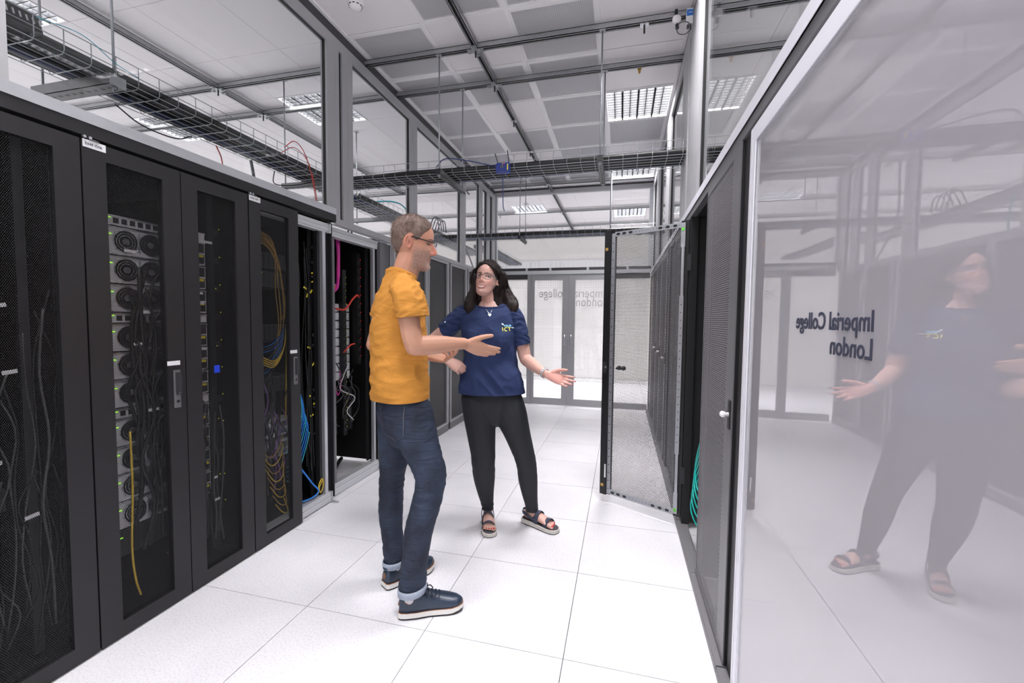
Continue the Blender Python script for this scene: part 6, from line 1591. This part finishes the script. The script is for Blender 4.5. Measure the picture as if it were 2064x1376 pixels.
def wdir(c, nn, R_):
    q = (HWi @ c)/WS
    f = Vector((-0.25, 0.55 if q.y > 0 else -0.55, -0.7)) if (q.z > 0.03 and q.length < 0.16) else None
    d = (HW.to_3x3() @ f) if f is not None else Vector((0.12, 0, -1))
    if c.z < 1.43: d = Vector((0.35, 0.35 if c.y > -0.17 else -0.35, -0.8))
    d = d-nn*d.dot(nn)+Vector((R_.uniform(-.08, .08), R_.uniform(-.08, .08), 0))
    if q.length < 0.2 and q.x > -0.03 and q.z < wline(min(180, math.degrees(abs(math.atan2(q.y, q.x+0.006)))))+0.006 and c.z > 1.45: return None
    if c.z < 1.47: return None
    return d.normalized() if d.length > 0.1 and (q.length > 0.08) else None
strands(me, 5000, 0.060, wdir, 0.0007, 'hair_w', 'hair_strands', hw_, seg=3, lift=0.0018, seed=9, sink=0.004)
# navy t-shirt
mb = MB()
limb(mb, [V(0.005, 0.164, 0.84), V(0.006, 0.165, 0.90), V(0.006, 0.168, 0.98), V(0.004, 0.174, 1.07), V(0.010, 0.180, 1.17), V(0.012, 0.184, 1.25), V(0.002, 0.188, 1.335), V(-0.008, 0.190, 1.397), V(-0.014, 0.191, 1.438), V(-0.016, 0.192, 1.478)], [(0.135, 0.206), (0.134, 0.204), (0.124, 0.190), (0.112, 0.176), (0.115, 0.172), (0.116, 0.172), (0.098, 0.180), (0.080, 0.166), (0.064, 0.110), (0.056, 0.070)], 26, 5, ref=(1, 0, 0), round_ends=(False, False))
for bb_ in (0.262, 0.106):
    limb(mb, [V(0.045, bb_, 1.285), V(0.070, bb_, 1.215), V(0.045, bb_, 1.155)], [(0.050, 0.060), (0.064, 0.072), (0.050, 0.060)], 16, 4, ref=(1, 0, 0))
for bb_ in (0.285, 0.097): limb(mb, [V(-0.01, bb_, 1.400), V(-0.012, 0.19+(bb_-0.19)*1.75, 1.374), V(-0.012, 0.19+(bb_-0.19)*1.8, 1.345)], [(0.050, 0.050), (0.056, 0.044), (0.045, 0.030)], 16, 4, ref=(1, 0, 0))
me = remesh(mb, 0.006, 8)
def ww(co, n):
    w = ridge(co, 8, 7, 11, 0.016, 3.0)+fold(co, 5, 5, 5, 0.010, 1.0)
    low = sm(1.16-co.z, 0.0, 0.2)
    w += low*0.020*(0.45-abs(noise.noise(Vector((co.x*7, (co.y+co.z*0.6)*11, co.z*5+4)))))
    return w-0.005
displace(me, ww)
cut(me, V(0, 0, 0.888), (0, 0, -1))
cut(me, V(0.0, 0.192, 1.446), V(0.45, 0, 1).normalized())
T['navy'] = cloth('navy_cotton', (0.013, 0.028, 0.098), 0.1, 0.12, 7.0)
sw = link('t_shirt', me, 'navy', wom, 'navy blue short sleeved t-shirt with a small chest print')
md = sw.modifiers.new('thick', 'SOLIDIFY'); md.thickness = 0.003
for pts, co, no, sd in (([V(-0.01, 0.285, 1.398), V(-0.015, 0.352, 1.374), V(-0.028, 0.418, 1.315), V(-0.040, 0.478, 1.262), V(-0.05, 0.52, 1.23)], V(-0.040, 0.474, 1.265), V(-0.12, 0.80, -0.58).normalized(), 3.0), ([V(-0.01, 0.10, 1.398), V(-0.012, 0.028, 1.366), V(-0.012, -0.002, 1.28), V(-0.011, -0.018, 1.20), V(-0.011, -0.027, 1.15)], V(-0.011, -0.018, 1.190), V(0, -0.22, -1.0).normalized(), 6.0)):
    sme = sleeve(pts, [(0.050, 0.050), (0.061, 0.057), (0.061, 0.056), (0.060, 0.055), (0.060, 0.055)], co, no, sd)
    s_ = link('sleeve', sme, 'navy', sw)
    if sd == 3.0: sleeve_bv, sleeve_o = bvh_of(sme), s_
    q_ = s_.modifiers.new('thick', 'SOLIDIFY'); q_.thickness = 0.003
bvT = bvh_of(me)
ring = rim_loop(me, 1.38)
link('collar', MB().tube(ring, [(0.0085, 0.0035)]*len(ring), 8, ref=(0, 0, 1)).mesh('collar', smooth=True), 'navy', sw)
T['p_white'] = mat('print_white', (0.75, 0.85, 0.90), 0.7); T['p_cyan'] = mat('print_pale_blue', (0.22, 0.55, 0.80), 0.7); T['p_yel'] = mat('print_yellow', (0.78, 0.72, 0.10), 0.7)
lo_ = V(0.35, 0.066, 1.306); lx = V(0, -0.74, 0); ly = Vector((0, 0, 0.78)); lr = V(-1, 0, 0)
sk = lambda x, y, w, h: ((x, y), (x+w, y-0.1*w), (x+w+0.008, y-0.1*w-h), (x+0.008, y-h))
decal(bvT, lo_, lx, ly, lr, [sk(-0.050, 0.026, 0.016, 0.013), sk(0.060-0.03, -0.004, 0.022, 0.008)], 0.0035, 'p_white', 'chest_print', sw, 3)
decal(bvT, lo_, lx, ly, lr, [sk(-0.032, 0.013, 0.016, 0.012), sk(-0.014, 0.016, 0.014, 0.016), sk(0.0, 0.008, 0.018, 0.010), sk(0.010, 0.017, 0.016, 0.013)], 0.0035, 'p_cyan', 'chest_print', sw, 3)
def stroke(p, q, w):
    p, q = Vector((*p, 0)), Vector((*q, 0)); n = Vector((-(q-p).y, (q-p).x, 0)).normalized()*w/2
    return ((p.x-n.x, p.y-n.y), (q.x-n.x, q.y-n.y), (q.x+n.x, q.y+n.y), (p.x+n.x, p.y+n.y))
ltr = [stroke((-0.040, -0.006), (-0.035, -0.033), 0.007)]
arc = [(-0.010+0.0125*math.cos(a)+0.003*(-0.0195-0.0), -0.0195+0.0135*math.sin(a)) for a in [math.radians(45+q*27) for q in range(11)]]
ltr += [stroke(arc[i], arc[i+1], 0.0062) for i in range(10)]
ltr += [stroke((0.004, -0.0085), (0.028, -0.0085), 0.0062), stroke((0.0155, -0.008), (0.0195, -0.033), 0.007)]
decal(bvT, lo_, lx, ly, lr, ltr, 0.0036, 'p_yel', 'chest_lettering', sw, 2)
decal(sleeve_bv, V(0.12, 0.470, 1.345), V(0, -0.8, 0.6), V(0, 0.6, 0.8), V(-1, -0.15, -0.15), [((-0.007, -0.004), (0.004, -0.004), (0.004, 0.004), (-0.007, 0.004))], 0.003, 'p_white', 'sleeve_print', sleeve_o, 2)
# necklace
T['silver'] = mat('silver', (0.80, 0.80, 0.82), 0.2, 0.9)
def on_shirt(b_, z):
    for bv in (bvT, bvW):
        h = bv.ray_cast(V(0.4, b_, z), V(-1, 0, 0))
        if h[0] is not None: best = h[0] if bv is bvT else (h[0] if best is None or h[0].x > best.x else best)
        elif bv is bvT: best = None
    return best-V(-0.004, 0, 0)
nk = [on_shirt(b_, z) for b_, z in ((0.224, 1.462), (0.214, 1.436), (0.194, 1.404), (0.174, 1.384), (0.162, 1.404), (0.152, 1.436), (0.148, 1.46))]
ch = link('necklace', MB().tube(crom(nk, 4), 0.0016, 6).mesh('necklace', smooth=True), 'silver', wom, 'fine silver necklace with a heart pendant')
m1 = MB(); c = on_shirt(0.173, 1.376)+V(0.003, 0, 0)
m1.rings([[c+V(dx, 0.0105*math.sin(t)**3, 0.009*(13*math.cos(t)-5*math.cos(2*t)-2*math.cos(3*t)-math.cos(4*t))/13) for t in [2*PI*j/18+0.01 for j in range(18)]] for dx in (-0.001, 0.002)])
link('pendant', m1.mesh('pendant'), 'silver', ch)
# watch on the left wrist
T['watchband'] = mat('pale_watch_band', (0.66, 0.66, 0.69), 0.45)
wc = V(0.146, -0.160, 1.033); wd = V(0.055, -0.043, -0.022).normalized(); wa = wd.cross(Vector((0, 0, 1))).normalized(); wb_ = wd.cross(wa)
ring = [wc+wa*(0.0285*math.cos(2*PI*j/24))+wb_*(0.0285*math.sin(2*PI*j/24)) for j in range(25)]
wt = link('wrist_watch', MB().tube(ring, [(0.009, 0.0022)]*25, 8, ref=wd).mesh('wrist_watch', smooth=True), 'watchband', wom, 'pale wrist band with a dark pattern')
m1 = MB()
for j in range(14):
    a = 2*PI*j/14; m1.obox(wc+(wa*math.cos(a)+wb_*math.sin(a))*0.0308, wd, -wa*math.sin(a)+wb_*math.cos(a), wa*math.cos(a)+wb_*math.sin(a), 0.0045, 0.0022, 0.0006)
link('band_pattern', m1.mesh('band_pattern'), 'c_grey', wt)
# leggings
mb = MB()
limb(mb, [V(0.0, 0.166, 0.96), V(-0.002, 0.166, 0.90), V(-0.005, 0.165, 0.83), V(-0.003, 0.155, 0.76)], [(0.108, 0.172), (0.114, 0.186), (0.118, 0.192), (0.100, 0.165)], 24, 5, ref=(1, 0, 0), round_ends=(False, True))
limb(mb, [V(0.0, 0.255, 0.86), V(0.010, 0.240, 0.75), V(0.020, 0.226, 0.62), V(0.028, 0.214, 0.50), V(0.022, 0.211, 0.43), V(-0.020, 0.209, 0.33), V(-0.055, 0.202, 0.22), V(-0.080, 0.192, 0.13), V(-0.084, 0.190, 0.07)], [(0.105, 0.100), (0.102, 0.103), (0.090, 0.090), (0.074, 0.078), (0.068, 0.074), (0.066, 0.070), (0.052, 0.054), (0.040, 0.041), (0.040, 0.041)], 18, 5, ref=(1, 0, 0), round_ends=(True, False))
limb(mb, [V(0.0, 0.075, 0.86), V(0.008, 0.040, 0.75), V(0.012, -0.005, 0.62), V(0.014, -0.044, 0.50), V(0.010, -0.062, 0.43), V(-0.022, -0.072, 0.33), V(-0.048, -0.086, 0.22), V(-0.066, -0.100, 0.13), V(-0.069, -0.104, 0.07)], [(0.105, 0.100), (0.102, 0.102), (0.086, 0.082), (0.070, 0.069), (0.064, 0.064), (0.063, 0.063), (0.051, 0.052), (0.041, 0.041), (0.041, 0.041)], 18, 5, ref=(1, 0, 0), round_ends=(True, False))
me = remesh(mb, 0.006, 6)
displace(me, lambda co, n: 0.006*math.exp(-((co.z-0.12)/0.035)**2)*(0.4-abs(noise.noise(Vector((co.x*6, co.y*6, co.z*55)))))+0.0035*math.exp(-((co.z-0.44)/0.08)**2)*noise.noise(Vector((co.x*9, co.y*9, co.z*30))))
cut(me, V(0, 0, 0.93), (0, 0, 1)); cut(me, V(0, 0, 0.098), (0, 0, -1))
T['legging'] = mat('charcoal_jersey', (0.014, 0.016, 0.0215), 0.75, bump=0.15, bscale=800, var=0.25, vscale=200)
link('leggings', me, 'legging', wom, 'close fitting charcoal leggings')
# sandals
T['sandal'] = mat('sandal_strap_navy', (0.045, 0.055, 0.090), 0.75, bump=0.2, bscale=400)
T['sandal_sole'] = mat('sandal_sole_cream', (0.62, 0.59, 0.55), 0.6); T['footbed'] = mat('sandal_footbed', (0.05, 0.045, 0.055), 0.7)
SOL = ((0.0, 0.020), (0.03, 0.030), (0.10, 0.034), (0.25, 0.034), (0.42, 0.035), (0.60, 0.041), (0.76, 0.046), (0.88, 0.043), (0.96, 0.031), (1.0, 0.012))
def sandal(h, t, label, right):
    hv, tv = V(*h, 0), V(*t, 0); x = (tv-hv).normalized(); y = Vector((0, 0, 1)).cross(x); L_ = (tv-hv).length+0.012; hv = hv-x*0.004
    r = bpy.data.objects.new('sandal', None); COL.objects.link(r); r.parent = wom; r['label'] = label
    st = []
    for i in range(len(SOL)-1):
        for q in range(4): st.append((lerp(SOL[i][0], SOL[i+1][0], q/4), lerp(SOL[i][1], SOL[i+1][1], q/4)))
    st.append(SOL[-1]); q = 1 if right else -1
    def lay(z0, z1, g0, g1, nm, m):
        rings = []
        for z, g in ((z0, g0), (z1, g1)):
            pts = [(u, w+g) for u, w in st]+[(u, -w-g) for u, w in reversed(st)]
            rings.append([hv+x*(u*L_+(g if u > 0.5 else -g))+y*(v+0.004*q)+Vector((0, 0, z*(1.0+0.35*(1-sm(u, 0.2, 0.7))) if z > 0.005 else z)) for u, v in pts])
        return link(nm, MB().rings(rings).mesh(nm, smooth=False), m, r)
    lay(0.001, 0.006, -0.002, 0.001, 'outsole', 'sole_d'); lay(0.006, 0.026, 0.002, 0.003, 'sole', 'sandal_sole'); lay(0.026, 0.030, -0.003, -0.004, 'footbed', 'footbed')
    def strap(u0, u1, hgt, wid, nm):
        m1 = MB(); w = 0.041 if u0 > 0.5 else 0.038
        m1.tube(crom([hv+x*(lerp(u0, u1, k/8)*L_)+y*(w*math.cos(PI*k/8))+Vector((0, 0, 0.026+hgt*math.sin(PI*k/8)**0.75)) for k in range(9)], 2), [(wid, 0.0026)]*17, 8, ref=x)
        link(nm, m1.mesh(nm, smooth=True), 'sandal', r)
    strap(0.73, 0.69, 0.046, 0.021, 'toe_strap'); strap(0.46, 0.42, 0.078, 0.022, 'instep_strap')
    for s_ in (-1, 1):
        m1 = MB(); m1.tube(crom([hv+x*(0.44*L_)+y*(s_*0.038)+Vector((0, 0, 0.050)), hv+x*(0.25*L_)+y*(s_*0.040)+Vector((0, 0, 0.066)), hv+x*(0.06*L_)+y*(s_*0.032)+Vector((0, 0, 0.082)), hv+x*(-0.01*L_)+Vector((0, 0, 0.086))], 4), [(0.0105, 0.0024)]*13, 8, ref=(0, 0, 1))
        link('heel_strap', m1.mesh('heel_strap', smooth=True), 'sandal', r)
sandal((-0.135, 0.198), (0.105, 0.165), 'navy strap sandal on the right foot, pointing at the camera', True)
sandal((-0.119, -0.052), (0.030, -0.262), 'navy strap sandal on the left foot, turned outward', False)

# ------------------------------------------------------------------ pieces too small to pick apart stay joined
for o in COL.objects:
    b_ = o.name.split('.')[0]
    if o.type == 'MESH' and o.parent is not None and b_ in ('outlet', 'bolt', 'port', 'slot', 'hole', 'slot_hole', 'fixing_hole', 'status_light', 'vent', 'vent_slot', 'drive_bay', 'long_wires', 'cross_wires', 'louvre', 'tube_lamp', 'fan', 'fan_ring', 'band_pattern', 'power_unit', 'chest_lettering', 'chest_print', 'pocket_stitching', 'laces', 'lace_bow', 'gasket', 'bottom_track', 'top_track', 'plinth'):
        if b_ not in ('bottom_track', 'top_track', 'plinth'): o['kind'] = 'stuff'
